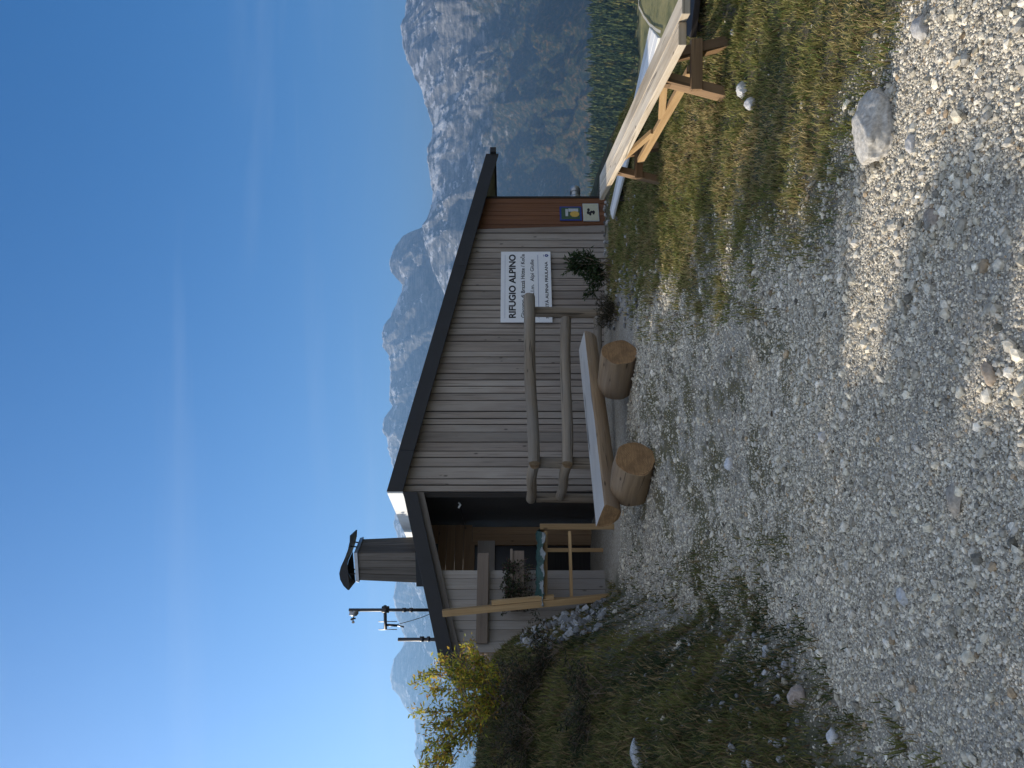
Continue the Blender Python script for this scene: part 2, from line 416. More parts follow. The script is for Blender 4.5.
def rock(px, py, size, label, colr, flat=.6, yaw=0.0, seed=0, ratio=.75, sub=4, group=None, sink=.3):
    p = hit(px, py); rs = np.random.default_rng(seed+5)
    bm = bmesh.new(); bmesh.ops.create_icosphere(bm, subdivisions=sub, radius=1)
    planes = []
    for q in range(11):
        d = rs.normal(size=3); d /= np.linalg.norm(d); planes.append((Vector(d), .66+.3*rs.random()))
    for v in bm.verts:
        a = v.co.copy()
        for d, lim in planes:
            s_ = a.dot(d)
            if s_ > lim: a -= d*(s_-lim)*.9
        a += a.normalized()*(.13*noise.fractal(a*1.6+Vector((seed, 0, 0)), 1, 2, 4)+.02*noise.noise(a*7+Vector((seed, 3, 0))))
        v.co = Matrix.Rotation(yaw, 3, 'Z')@Vector((a.x, a.y*ratio, a.z*flat))*size
    me = bpy.data.meshes.new('rock'); bm.to_mesh(me)
    for f in me.polygons: f.use_smooth = True
    ca = me.color_attributes.new('tint', 'FLOAT_COLOR', 'POINT')
    for i in range(len(me.vertices)): ca.data[i].color = (*colr, 1)
    bm.free(); me.materials.append(M['stone'])
    me.set_sharp_from_angle(angle=R(32))
    o = bpy.data.objects.new('rock', me); col.objects.link(o); o.location = p+Vector((0, 0, size*flat*(.55-sink)))
    return tag(o, label, 'rock', group)
GREY = (.40, .385, .36)
rock(884, 131, .172, 'large pale boulder at the edge of the sunlit grass, biggest rock on the ground', (.43, .405, .36), .62, .1, 23, .66, 5)
rock(745, 90, .062, 'upper of two pale stones on the grass just below the plank bench leg', (.50, .49, .47), .8, .3, 2)
rock(754, 104, .060, 'lower of two pale stones on the grass just below the plank bench leg', (.52, .50, .47), .75, 1.2, 3)
rock(914, 144, .040, 'small pale oblong stone on the gravel next to the large boulder', (.48, .46, .43), .6, .0, 4, .55)
rock(926, 28, .052, 'pale angular stone among dry grass in the sunlit gravel corner', (.42, .40, .37), .7, .7, 5)
rock(935, 220, .055, 'brownish slab half sunk in the sunlit gravel', (.30, .25, .20), .35, .9, 6, .8)
rock(992, 373, .045, 'buff half buried stone nearest the bottom edge of the gravel', (.38, .30, .22), .5, .5, 7)
rock(957, 499, .062, 'flat brownish rock lying level with the shaded gravel', (.33, .29, .235), .35, .2, 8, .8)
rock(731, 464, .050, 'white angular stone standing among moss tufts in front of the log bench', (.58, .57, .56), .8, .4, 9)
rock(800, 697, .070, 'reddish grey rock at the foot of the dark grassy bank', (.36, .30, .26), .75, .1, 10)
rock(836, 738, .045, 'white stone between gravel and the dark grassy bank', (.56, .55, .53), .7, .8, 11)
rock(826, 436, .034, 'round grey stone on bare gravel in the middle of the yard', (.50, .48, .45), .8, 0, 12)
rock(722, 300, .030, 'small grey stone on fine gravel below the far log of the bench', (.45, .44, .43), .6, 0, 13)
rock(905, 597, .040, 'pale flat stone on the shaded gravel towards the grassy bank', (.48, .475, .46), .55, .6, 14)
rock(640, 757, .13, 'pale slab of rock bedded in the dark grassy bank below the yellow bush', (.42, .42, .41), .4, .9, 15, .45)
rock(735, 33, .036, 'small bright stone in the grass near the outer end of the plank bench', (.48, .46, .43), .7, .4, 16)

# rubble heap beside the porch
P = []; S = []
random.seed(5)
for _ in range(900):
    px = random.uniform(515, 606); py = random.uniform(600, 648)
    lim = interp(px, [(520, 648), (545, 622), (575, 606), (604, 602)])
    if py < lim-10 or py > lim+random.choice((10, 18, 30)): continue
    p = hit(px, py)
    if p.y > 9.9: continue
    P.append(tuple(p)); S.append(random.choice((.02, .03, .035, .045, .06, .085))*random.uniform(.6, 1.2))
if P:
    P = np.array(P); S = np.array(S); br = np.clip(RNG.normal(.27, .11, len(P)), .08, .55)
    scatter_stones('rubble', P, S, np.stack([br, br*.985, br*.955], -1), 2, .75, .2, 16, 'heap of pale broken rock on the bank beside the porch', cut=(.35, .4))
P = []; S = []
for _ in range(260):
    px = random.uniform(598, 640); py = random.uniform(195, 330)
    p = hit(px, py)
    if p.y < 7.5 or p.y > 14: continue
    P.append(tuple(p)); S.append(random.uniform(.02, .055))
for _ in range(170):
    px = random.uniform(640, 800); py = random.uniform(625, 768)
    if random.random() > interp(px, [(640, .15), (720, .5), (800, .9)]): continue
    p = hit(px, py); P.append(tuple(p)); S.append(random.uniform(.012, .035))
P = np.array(P); S = np.array(S); br = np.clip(RNG.normal(.27, .11, len(P)), .08, .55)
scatter_stones('stone_debris', P, S, np.stack([br, br*.985, br*.96], -1), 2, .7, .2, 16, 'loose stones lying on the grassy bank and along the hut', cut=(.4, .4))

# ------------------------------------------------------------------ grass and moss
def blades(name, pts, label, cat):
    """pts: (x,y,z,height,width,lean,color)"""
    n = len(pts); A = np.array([p[:6] for p in pts]); Cc = np.array([p[6] for p in pts])
    th = RNG.random(n)*2*np.pi; lx, ly = np.cos(th), np.sin(th); wth = RNG.random(n)*2*np.pi; wx, wy = np.cos(wth), np.sin(wth)
    b = A[:, :3]; h = A[:, 3]; w = A[:, 4]; ln = A[:, 5]
    Vv = np.zeros((n, 5, 3))
    for k, (t_, ws) in enumerate(((0, 1), (0, -1), (.55, .8), (.55, -.8), (1, 0))):
        Vv[:, k, 0] = b[:, 0]+wx*w*ws*.5+lx*ln*h*t_**1.8; Vv[:, k, 1] = b[:, 1]+wy*w*ws*.5+ly*ln*h*t_**1.8
        Vv[:, k, 2] = b[:, 2]-.005+h*t_*(1-.35*ln*t_)
    T = np.array([[0, 1, 2], [1, 3, 2], [2, 3, 4]])
    Fs = (T[None]+(np.arange(n)*5)[:, None, None]).reshape(-1, 3)
    o = np_mesh(name, Vv.reshape(-1, 3), Fs, M['blade'], np.repeat(Cc, 5, 0)); tag(o, label, cat, kind='stuff')
def mixc(a, b, t): return tuple(x+(y-x)*t for x, y in zip(a, b))
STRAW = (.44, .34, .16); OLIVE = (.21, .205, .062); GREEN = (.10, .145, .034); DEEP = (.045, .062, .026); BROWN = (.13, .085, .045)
random.seed(9); pts = []
for _ in range(430000):
    y = random.uniform(1.6, 12.5); x = random.uniform(.4, min(5.4, .70*y+1.2))
    c = cover(x, y)
    if x < interp(y, XR)-.5: continue
    patch = fbm(x, y, 1.6, 3, 21.0); tuft = fbm(x, y, 7, 2, 4.0)
    if random.random() > c**1.4*(.25+1.2*max(0, tuft+.25)): continue
    hgt = (.020+.034*random.random())*(1+1.5*max(0, tuft))*(.8+.05*y)
    q = random.random()
    base = mixc(OLIVE, STRAW, max(0, min(1, .35+1.0*patch+random.gauss(0, .3))))
    if q < .18: base = GREEN
    elif q < .26: base = BROWN
    pts.append((x, y, H(x, y), hgt, .0028+.0008*y, random.uniform(.1, .8), base))
blades('grass', pts, 'short autumn grass, green and straw coloured, on the sunlit side of the terrace', 'grass')
pts = []
for _ in range(210000):
    y = random.uniform(2.6, 10.2); x = random.uniform(max(-.58*y, -5.6), -.8)
    d = interp(y, FOOT)-x
    if d < -.6: continue
    c = cover(x, y)*sstep(-.75, .05, d)
    tuft = fbm(x, y, 5, 3, 14.0); patch = fbm(x, y, 1.2, 3, 31.0)
    if random.random() > c*(.22+.75*max(0, tuft+.2)): continue
    z = H(x, y)
    if y > 9.3 and x > -2.6: continue
    up = min(1, max(0, d/1.2))
    hgt = (.025+.045*random.random())*(1+.9*up)*(1+.8*max(0, tuft))
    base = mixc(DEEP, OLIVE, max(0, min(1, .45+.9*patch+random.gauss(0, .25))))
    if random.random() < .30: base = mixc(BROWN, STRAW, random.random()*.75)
    pts.append((x, y, z, hgt, .004+.001*y, random.uniform(.1, .9), base))
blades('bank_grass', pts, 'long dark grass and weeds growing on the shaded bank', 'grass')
pts = []
for _ in range(110000):
    y = random.uniform(2.8, 9.6); x = random.uniform(-2.1, .9); c = moss(x, y)
    if c < .15 or random.random() > c*.8 or x > interp(y, XR)-.35 or x < interp(y, FOOT)+.3: continue
    pts.append((x, y, H(x, y), random.uniform(.008, .020), .005, random.uniform(.1, .8), mixc((.37, .28, .12), (.25, .225, .075), random.random())))
blades('moss', pts, 'low olive moss tufts growing through the gravel in front of the log bench', 'moss')

# leafy plants ------------------------------------------------------------
def leaves(P_, D_, L_, W_, C_):
    """rhombic leaves folded along the midrib"""
    n = len(P_); P_ = np.asarray(P_); D_ = np.asarray(D_); D_ /= np.linalg.norm(D_, axis=1)[:, None]
    q = RNG.normal(size=(n, 3)); sx = np.cross(D_, q); sx /= np.linalg.norm(sx, axis=1)[:, None]; nz = np.cross(D_, sx)
    L_ = np.asarray(L_)[:, None]; W_ = np.asarray(W_)[:, None]
    Vv = np.stack([P_, P_+D_*L_*.45+sx*W_*.5+nz*W_*.12, P_+D_*L_, P_+D_*L_*.45-sx*W_*.5+nz*W_*.12], 1)
    T = np.array([[0, 1, 2], [0, 2, 3]]); Fs = (T[None]+(np.arange(n)*4)[:, None, None]).reshape(-1, 3)
    return Vv.reshape(-1, 3), Fs, np.repeat(np.asarray(C_), 4, 0)
def bush(name, label, cat, base, stems, leaf_len, leaf_w, colors, per_m=60, spread=.1, twig=M['twig'], leafmat=None, group=None, r0=.012, subs=5, jit=.012):
    """stems: list of end points; each carries side twigs with leaves"""
    th_ = thing(name, label, cat, base, group); mb = MB(); LP = []; LD = []; LL = []; LW = []; LC = []
    base = Vector(base)
    for e in stems:
        e = Vector(e); b0 = base+Vector((random.uniform(-spread, spread), random.uniform(-spread, spread), -.03))
        mid = (b0+e)/2+Vector((random.uniform(-.1, .1), random.uniform(-.1, .1), .06))
        path = [b0*(1-s)*(1-s)+mid*2*s*(1-s)+e*s*s for s in np.linspace(0, 1, 6)]
        mb.tube(path, list(np.linspace(r0, r0*.3, 6)), 5)
        segs = [(path, 0.35)]
        for k in range(subs):
            s = random.uniform(.35, .95); i = int(s*5); p = path[i].lerp(path[min(5, i+1)], s*5-i)
            d = ((e-b0).normalized()+Vector((random.gauss(0, .6), random.gauss(0, .6), random.gauss(.1, .45)))).normalized()
            ln = random.uniform(.12, .3)*(e-b0).length
            tw = [p, p+d*ln*.5+Vector((0, 0, .01)), p+d*ln]; mb.tube(tw, [r0*.35, r0*.25, r0*.15], 4); segs.append((tw, 0.1))
        for path_, s0 in segs:
            tot = sum((path_[i+1]-path_[i]).length for i in range(len(path_)-1))
            for _ in range(int(tot*per_m)):
                s = random.uniform(s0, 1)*(len(path_)-1); i = min(int(s), len(path_)-2)
                p = path_[i].lerp(path_[i+1], s-i); d = (path_[i+1]-path_[i]).normalized()
                dd = d*.5+Vector((random.gauss(0, .8), random.gauss(0, .8), random.gauss(.1, .6)))
                LP.append(tuple(p+Vector((random.gauss(0, 1), random.gauss(0, 1), random.gauss(0, 1)))*jit)); LD.append(tuple(dd)); LL.append(leaf_len*random.uniform(.6, 1.3)); LW.append(leaf_w*random.uniform(.7, 1.3)); LC.append(random.choice(colors))
    mb.build('branches', twig, th_, base)
    v, f, c = leaves(LP, LD, LL, LW, LC)
    o = np_mesh('foliage', v, f, leafmat or M['leaf'], c, origin=tuple(base)); o.parent = th_; o.location = (0, 0, 0)
    return th_

random.seed(21)
YEL = [(.62, .50, .06), (.52, .48, .06), (.42, .42, .05), (.60, .38, .06), (.26, .29, .05), (.16, .20, .045), (.36, .20, .05)]
b = hit(512, 700, 6.5); b.y = max(b.y, 7.9); b.z = H(b.x, b.y)
st = []
for px, py in ((430, 672), (436, 690), (424, 712), (442, 660), (452, 652), (470, 645), (450, 720), (428, 735), (421, 752), (424, 768), (440, 775), (465, 735), (478, 660), (460, 700), (490, 690), (495, 665), (445, 745), (480, 720), (458, 676)):
    st.append(at(px, py, b.y+random.uniform(-.45, .45)))
bush('willow_bush', 'yellow green leafy bush catching the sun on top of the dark bank', 'bush', tuple(b), st, .058, .021, YEL, 95, .16, r0=.010, subs=11, jit=.028)
DK = [(.030, .040, .018), (.045, .055, .022), (.06, .06, .03), (.05, .04, .022)]
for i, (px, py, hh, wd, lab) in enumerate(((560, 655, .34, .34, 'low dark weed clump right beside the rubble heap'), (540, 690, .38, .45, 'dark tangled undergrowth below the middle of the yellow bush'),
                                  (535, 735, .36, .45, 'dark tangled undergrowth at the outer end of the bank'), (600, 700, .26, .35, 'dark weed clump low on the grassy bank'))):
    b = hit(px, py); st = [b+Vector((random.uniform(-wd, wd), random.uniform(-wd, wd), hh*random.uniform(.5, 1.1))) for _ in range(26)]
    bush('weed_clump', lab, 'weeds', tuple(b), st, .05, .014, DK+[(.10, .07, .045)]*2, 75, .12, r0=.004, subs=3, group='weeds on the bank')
b = at(606, 270, 12.0); b.z = H(b.x, b.y)
st = [b+Vector((random.uniform(-.40, .42), random.uniform(-.15, .12), random.uniform(.25, .72))) for _ in range(20)]
bush('evergreen_shrub', 'dark green shrub growing against the siding under the white sign', 'shrub', tuple(b), st, .085, .026, [(.03, .055, .02), (.045, .075, .025), (.06, .085, .03)], 75, .22, r0=.009, subs=5)
b = at(615, 312, 11.0); b.z = H(b.x, b.y)
st = [b+Vector((random.uniform(-.25, .25), random.uniform(-.2, .2), random.uniform(.12, .34))) for _ in range(40)]
bush('heather_clump', 'low dark heather clump at the foot of the end post of the log railing', 'shrub', tuple(b), st, .03, .009, [(.035, .035, .018), (.05, .05, .022), (.07, .05, .03)], 150, .14, r0=.004, subs=3)

# ------------------------------------------------------------------ the hut
TH = R(28); O = Vector((-1.55, 11.0, 0)); A = Vector((math.cos(TH), math.sin(TH), 0)); N = Vector((math.sin(TH), -math.cos(TH), 0))
def hp(a, n, z): return O+A*a+N*n+Vector((0, 0, z))
def main_top(a): return 3.43-.2015*a
def lean_top(a): return 3.205+.272*a          # a is negative
hut = thing('mountain_hut', 'grey timber mountain hut with dark roof edges and a shaded porch', 'hut', hp(2, 0, 0))
ho = hut.location.copy()
HB = lambda mb, name, mat, parent=hut, bevel=0.0: mb.build(name, mat, parent, ho, bevel)
def board(mb, a0, a1, n0, n1, z0, z1a, z1b, m=0):
    mb.hexa([hp(a0, n0, z0), hp(a1, n0, z0), hp(a1, n1, z0), hp(a0, n1, z0), hp(a0, n0, z1a), hp(a1, n0, z1b), hp(a1, n1, z1b), hp(a0, n1, z1a)], m)
# main front wall: overlapping upright boards
random.seed(31)
mb = MB(); a = .02; k = 0
while a < 4.93:
    w = random.choice((.105, .12, .13, .15, .17, .19)); a1 = min(a+w, 4.95)
    pr = -.15+random.uniform(-.012, .006)
    z0 = min(H(*hp(a, 0, 0).xy), H(*hp(a1, 0, 0).xy))-.1
    gp = random.choice((.008, .010, .014)); board(mb, a+gp, a1-gp*.6, pr-.024, pr, z0, main_top(a)-.19, main_top(a1)-.19)
    a = a1; k += 1
# splayed last board
mb.hexa([hp(4.90, -.155, -.3), hp(5.07, -.155, -.3), hp(5.07, -.13, -.3), hp(4.90, -.13, -.3), hp(4.90, -.155, main_top(4.9)-.19), hp(4.965, -.155, main_top(4.95)-.19), hp(4.965, -.13, main_top(4.95)-.19), hp(4.90, -.13, main_top(4.9)-.19)])
HB(mb, 'wall', M['siding'], bevel=.003)
mb = MB(); z0 = -.4                                                    # solid core of the main block
mb.hexa([hp(0.03, -.19, z0), hp(5.78, -.24, z0), hp(5.78, -5.8, z0), hp(.03, -5.8, z0), hp(.03, -.19, main_top(0)-.2), hp(5.78, -.24, main_top(5.78)-.2), hp(5.78, -5.8, main_top(5.78)-.2), hp(.03, -5.8, main_top(0)-.2)])
HB(mb, 'side_wall', M['dark_wall'])
mb = MB(); a = 4.95                                                     # brown boarded end bay
while a < 5.76:
    a1 = min(a+.1, 5.78); board(mb, a, a1-.006, -.237, -.21+random.uniform(-.003, .003), -.4, main_top(a)-.19, main_top(a1)-.19); a = a1
mb.hexa([hp(5.765, -.24, -.4), hp(5.80, -.24, -.4), hp(5.80, -.195, -.4), hp(5.765, -.195, -.4), hp(5.765, -.24, main_top(5.76)-.19), hp(5.80, -.24, main_top(5.80)-.19), hp(5.80, -.195, main_top(5.80)-.19), hp(5.765, -.195, main_top(5.76)-.19)], 1)
HB(mb, 'brown_wall', [M['brown'], M['dark_wood']], bevel=.002)
# main roof slab and its trim
mb = MB(); b_ = -6.0
c = []
for a in (-.02, 6.69):
    c += [hp(a, -.02, main_top(a)-.16), hp(a, b_, main_top(a)-.16), hp(a, b_, main_top(a)-.012), hp(a, -.02, main_top(a)-.012)]
mb.hexa(c); roof = HB(mb, 'roof', M['roof'])
mb = MB()
for a0, a1 in ((-.03, .62), (.624, 4.05), (4.054, 6.66)):
    board_c = []
    for a in (a0, a1):
        board_c += [hp(a, -.018, main_top(a)-.235), hp(a, .012, main_top(a)-.235), hp(a, .012, main_top(a)), hp(a, -.018, main_top(a))]
    mb.hexa(board_c)
HB(mb, 'fascia', M['fascia'], roof, .003)
mb = MB(); tip = 6.66                                                   # gutter along the low eave
mb.beam(hp(tip+.07, .05, main_top(tip)-.13), hp(tip+.07, -6, main_top(tip)-.13), .12, .11); HB(mb, 'gutter', M['fascia'], roof, .004)
mb = MB()                                                               # bright sheet along the high eave
for n0, n1 in ((.0, -.95), (-.955, -2.2), (-2.205, -3.6), (-3.605, -6)):
    mb.hexa([hp(-.055, n0, 3.20), hp(-.03, n0, 3.20), hp(-.03, n0, 3.425), hp(-.055, n0, 3.425), hp(-.055, n1, 3.20), hp(-.03, n1, 3.20), hp(-.03, n1, 3.425), hp(-.055, n1, 3.425)])
HB(mb, 'eave_trim', M['bright_metal'], roof)
# lean-to wing with the porch
mb = MB(); c = []
for a in (-.058, -2.42):
    c += [hp(a, -.02, lean_top(a)-.13), hp(a, -4.6, lean_top(a)-.13), hp(a, -4.6, lean_top(a)-.01), hp(a, -.02, lean_top(a)-.01)]
mb.hexa(c); lroof = HB(mb, 'lean_to_roof', M['roof'])
mb = MB(); c = []
for a in (-.035, -2.44):
    c += [hp(a, -.018, lean_top(a)-.205), hp(a, .01, lean_top(a)-.205), hp(a, .01, lean_top(a)), hp(a, -.018, lean_top(a))]
mb.hexa(c); HB(mb, 'fascia', M['fascia'], lroof, .003)
mb = MB(); c = []
for a in (-.02, -2.4):
    c += [hp(a, -.12, lean_top(a)-.30), hp(a, -.05, lean_top(a)-.30), hp(a, -.05, lean_top(a)-.2), hp(a, -.12, lean_top(a)-.2)]
mb.hexa(c)
for n in (-.7, -1.3):
    c = []
    for a in (0.0, -2.4):
        c += [hp(a, n-.05, lean_top(a)-.25), hp(a, n+.05, lean_top(a)-.25), hp(a, n+.05, lean_top(a)-.132), hp(a, n-.05, lean_top(a)-.132)]
    mb.hexa(c)
HB(mb, 'rafter', M['chimney'], lroof)
# wing front wall
mb = MB(); a = -1.15; k = 0
while a > -2.24:
    w = random.choice((.12, .13, .14, .15)); a1 = max(a-w, -2.26); pr = -.13+random.uniform(-.003, .003)
    board(mb, a1+.004, a, pr-.025, pr, -.1, lean_top(a1)-.2, lean_top(a)-.2); a = a1; k += 1
HB(mb, 'wing_wall', M['siding_pale'], bevel=.003)
mb = MB()
mb.hexa([hp(-2.25, -.16, -.1), hp(-1.17, -.16, -.1), hp(-1.17, -4.4, -.1), hp(-2.25, -4.4, -.1), hp(-2.25, -.16, lean_top(-2.25)-.135), hp(-1.17, -.16, lean_top(-1.17)-.135), hp(-1.17, -4.4, lean_top(-1.17)-.135), hp(-2.25, -4.4, lean_top(-2.25)-.135)])
HB(mb, 'wing_side_wall', M['siding_warm'])
# porch back wall: pine boards, dark doorway
def a_of(u, n):          # hut-front coordinate for an upright picture column
    k = (u-384)/F; o = O+N*n
    return (k*o.y-o.x)/(A.x-k*A.y)
def hz(mb, a0, a1, n0, n1, z0, z1, m=0):
    mb.hexa([hp(a0, n0, z0), hp(a0, n1, z0), hp(a0, n1, z1), hp(a0, n0, z1), hp(a1, n0, z0), hp(a1, n1, z0), hp(a1, n1, z1), hp(a1, n0, z1)], m)
mb = MB(); z = 2.26
while z < 3.0:
    al = max(-1.2, (z+.30-3.205)/.272); hz(mb, al, .0, -1.73, -1.70+random.uniform(-.003, .003), z, z+.135); z += .14
for i in range(2): board(mb, -.16-.13*i+.0, -.035-.13*i, -1.73, -1.70, .2, 2.255, 2.255)
HB(mb, 'back_wall', M['siding_warm'], bevel=.003)
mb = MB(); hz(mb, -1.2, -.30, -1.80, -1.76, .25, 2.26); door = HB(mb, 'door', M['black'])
mb = MB(); board(mb, -.345, -.295, -1.75, -1.68, .25, 2.30, 2.30); hz(mb, -1.2, -.345, -1.75, -1.68, 2.215, 2.295); HB(mb, 'frame', M['siding_warm'], door, .003)
mb = MB(); hz(mb, a_of(196, -1.63), a_of(227.5, -1.63), -1.66, -1.635, 1.88, 2.16); HB(mb, 'door_panel', M['siding_pale'], door, .003)
mb = MB()
for z in (.30, .62, .9): hz(mb, -1.18, -.36, -1.758, -1.72, z, z+.3)
HB(mb, 'door_boards', M['dark_wood'], door, .003)
# porch floor, shelf plank on the wing, cable with a hook
mb = MB(); mb.hexa([hp(-1.5, .55, -.2), hp(.0, .55, -.2), hp(0, -1.8, -.2), hp(-1.5, -1.8, -.2), hp(-1.5, .55, .215), hp(0, .55, .215), hp(0, -1.8, .24), hp(-1.5, -1.8, .24)]); HB(mb, 'porch_floor', M['concrete'], bevel=.01)
mb = MB(); hz(mb, -2.15, -.93, -.125, -.02, 1.925, 2.085); HB(mb, 'shelf', M['shelf'], bevel=.006)
mb = MB(); mb.beam(hp(-.02, -.16, .1), hp(-.02, -.16, 3.15), .07, .09); HB(mb, 'corner_post', M['dark_wood'], bevel=.004)
mb = MB(); mb.tube([hp(-.10, -1.6, 2.36), hp(-.09, -.9, 2.38), hp(-.08, -.35, 2.40)], .008, 6); mb.tube([hp(-.08, -.35, 2.40), hp(-.12, -.33, 2.37), hp(-.17, -.33, 2.40)], .014, 6, 1)
HB(mb, 'cable_hook', [M['steel'], M['bright_metal']])
# flue on the brown end
mb = MB(); c0 = hp(5.80, -.30, 0); c0.z = EYE+(512-575.5)/F*c0.y
mb.tube([c0, c0+A*.05], .11, 16); mb.tube([c0+A*.05, c0+A*.25], .085, 16); mb.tube([c0+A*.16, c0+A*.25, c0+A*.29, c0+A*.31], [.098, .098, .08, .03], 16)
HB(mb, 'flue', M['galv'])
# chimney: boarded box, cap, bent cowl
cc = hp(-.5, -2.0, 0); yaw = R(-16)
def cp(dx, dy, z): return cc+Vector((dx*math.cos(yaw)-dy*math.sin(yaw), dx*math.sin(yaw)+dy*math.cos(yaw), z))
mb = MB()
def frus(mb, r0, r1, z0, z1, m=0):
    mb.hexa([cp(-r0, -r0, z0), cp(r0, -r0, z0), cp(r0, r0, z0), cp(-r0, r0, z0), cp(-r1, -r1, z1), cp(r1, -r1, z1), cp(r1, r1, z1), cp(-r1, r1, z1)], m)
nb = 4
for side in range(4):
    ca_, sa_ = (1, 0, -1, 0)[side], (0, 1, 0, -1)[side]
    def sp(t_, r, z, o): 
        x, y = t_*r, -r-o
        return cp(x*ca_-y*sa_, x*sa_+y*ca_, z)
    for i in range(nb):
        t0, t1 = -1+2*i/nb+.012, -1+2*(i+1)/nb-.012; o_ = random.uniform(0, .006)
        mb.hexa([sp(t0, .275, 3.16, o_), sp(t1, .275, 3.16, o_), sp(t1, .275, 3.16, -.02), sp(t0, .275, 3.16, -.02), sp(t0, .245, 4.12, o_), sp(t1, .245, 4.12, o_), sp(t1, .245, 4.12, -.02), sp(t0, .245, 4.12, -.02)])
frus(mb, .262, .235, 2.9, 4.11)
chim = HB(mb, 'chimney', M['chimney'], hut, .003)
mb = MB(); frus(mb, .275, .262, 4.115, 4.175); HB(mb, 'chimney_cap', M['galv'], chim, .003)
mb = MB(); frus(mb, .32, .32, 2.95, 3.17); HB(mb, 'chimney_flashing', M['fascia'], chim, .003)
mb = MB(); prof = [(-.52, 4.27), (-.44, 4.34), (-.32, 4.395), (-.2, 4.41), (-.08, 4.385), (.1, 4.315), (.25, 4.268), (.4, 4.24), (.52, 4.235)]
for (x0, z0), (x1, z1) in zip(prof, prof[1:]):
    mb.hexa([cc+Vector((x0*.86, -.24, z0)), cc+Vector((x0*.86, .24, z0)), cc+Vector((x0*.86, .24, z0+.022)), cc+Vector((x0*.86, -.24, z0+.022)), cc+Vector((x1*.86, -.24, z1)), cc+Vector((x1*.86, .24, z1)), cc+Vector((x1*.86, .24, z1+.022)), cc+Vector((x1*.86, -.24, z1+.022))])
b0 = [cc+Vector((x*.86, -.24, z-.005)) for x, z in prof[:6]]
mb.prism(b0, (0, .012, 0)); mb.prism([p+Vector((0, .468, 0)) for p in b0], (0, .012, 0))
for sx, zz in ((-.2, 4.40), (.24, 4.275)):
    for sy in (-.15, .15): mb.tube([cc+Vector((sx, sy, 4.16)), cc+Vector((sx*1.08, sy*1.1, zz))], .012, 6)
HB(mb, 'chimney_cowl', M['fascia'], chim)

# ------------------------------------------------------------------ things on and by the hut
# name board
sa0, sa1 = None, None
n_s = -.11; sa0, sa1 = a_of(445.5, n_s), a_of(516, n_s); ym = hp(sa0, n_s, 0).y
zt = EYE+(512-500.5)/F*ym; zb = EYE+(512-552.5)/F*ym
sgn = thing('name_sign', 'white board with black lettering for the alpine refuge, on the grey siding', 'sign', hp((sa0+sa1)/2, n_s, zb)); so = sgn.location.copy()
mb = MB(); hz(mb, sa0, sa1, n_s-.012, n_s+.012, zb, zt); mb.build('board', M['sign'], sgn, so, .004)
SW = sa1-sa0; SH = zt-zb
ROT = Matrix((A.to_4d().xyz, Vector((0, 0, 1)), N)).transposed().to_3x3()
def text(name, body, frac_x, frac_y, size, width, mat, parent, origin, a0, zb_, n_, bold=0.0, W=SW, Hh=SH, align='LEFT'):
    cu = bpy.data.curves.new(name, 'FONT'); cu.body = body; cu.size = size; cu.extrude = .0008; cu.offset = bold; cu.align_x = align; cu.align_y = 'CENTER'
    tmp = bpy.data.objects.new('t', cu); col.objects.link(tmp); dg = bpy.context.evaluated_depsgraph_get()
    me = bpy.data.meshes.new_from_object(tmp.evaluated_get(dg)); bpy.data.objects.remove(tmp)
    xs = [v.co.x for v in me.vertices]; x0, x1 = min(xs), max(xs); k = width/(x1-x0)
    for v in me.vertices:
        p = Vector(((v.co.x-x0)*k+frac_x*W, v.co.y+frac_y*Hh, v.co.z))
        v.co = hp(a0+p.x, n_+p.z, zb_+p.y)-origin
    me.materials.clear(); me.materials.append(mat); me.name = name
    o = bpy.data.objects.new(name, me); col.objects.link(o); o.parent = parent; return o
nf = n_s+.0135
text('lettering', 'RIFUGIO ALPINO', .055, .765, .155, SW*.90, M['ink'], sgn, so, sa0, zb, nf, .0050)
text('lettering', 'Giacomo di Brazzà Hütte / Koča', .06, .56, .092, SW*.90, M['ink'], sgn, so, sa0, zb, nf, .0014)
text('lettering', '1660 m s.l.m.  Alpi Giulie', .14, .375, .088, SW*.74, M['ink'], sgn, so, sa0, zb, nf, .0008)
text('lettering', 'SOCIETÀ ALPINA FRIULANA', .05, .09, .070, SW*.80, M['ink'], sgn, so, sa0, zb, nf, .0014)
mb = MB()
hz(mb, sa0+.05*SW, sa0+.95*SW, nf-.001, nf+.0006, zb+.915*SH, zb+.919*SH); hz(mb, sa0+.05*SW, sa0+.95*SW, nf-.001, nf+.0006, zb+.255*SH, zb+.262*SH)
mb.build('rule_lines', M['blue_ink'], sgn, so)
mb = MB(); ec = hp(sa0+.94*SW, nf, zb+.085*SH)
mb.prism([ec+A*math.cos(t_)*.030*(1 if k_ else 1)+Vector((0, 0, math.sin(t_)*.030-(.008 if abs(t_-4.71) < .3 else 0))) for k_, t_ in enumerate(np.linspace(0, 6.28, 13)[:-1])], N*.001)
mb.beam(ec+A*-.02+Vector((0, 0, .05)), ec+A*.02+Vector((0, 0, .05)), .001, .008); mb.build('emblem', M['blue_ink'], sgn, so)
mb = MB(); mb.prism([ec+N*.0012+A*math.cos(t_)*.014+Vector((0, 0, math.sin(t_)*.014)) for t_ in np.linspace(0, 6.28, 4)[:-1]], N*.001); mb.build('emblem_centre', M['sign'], sgn, so)
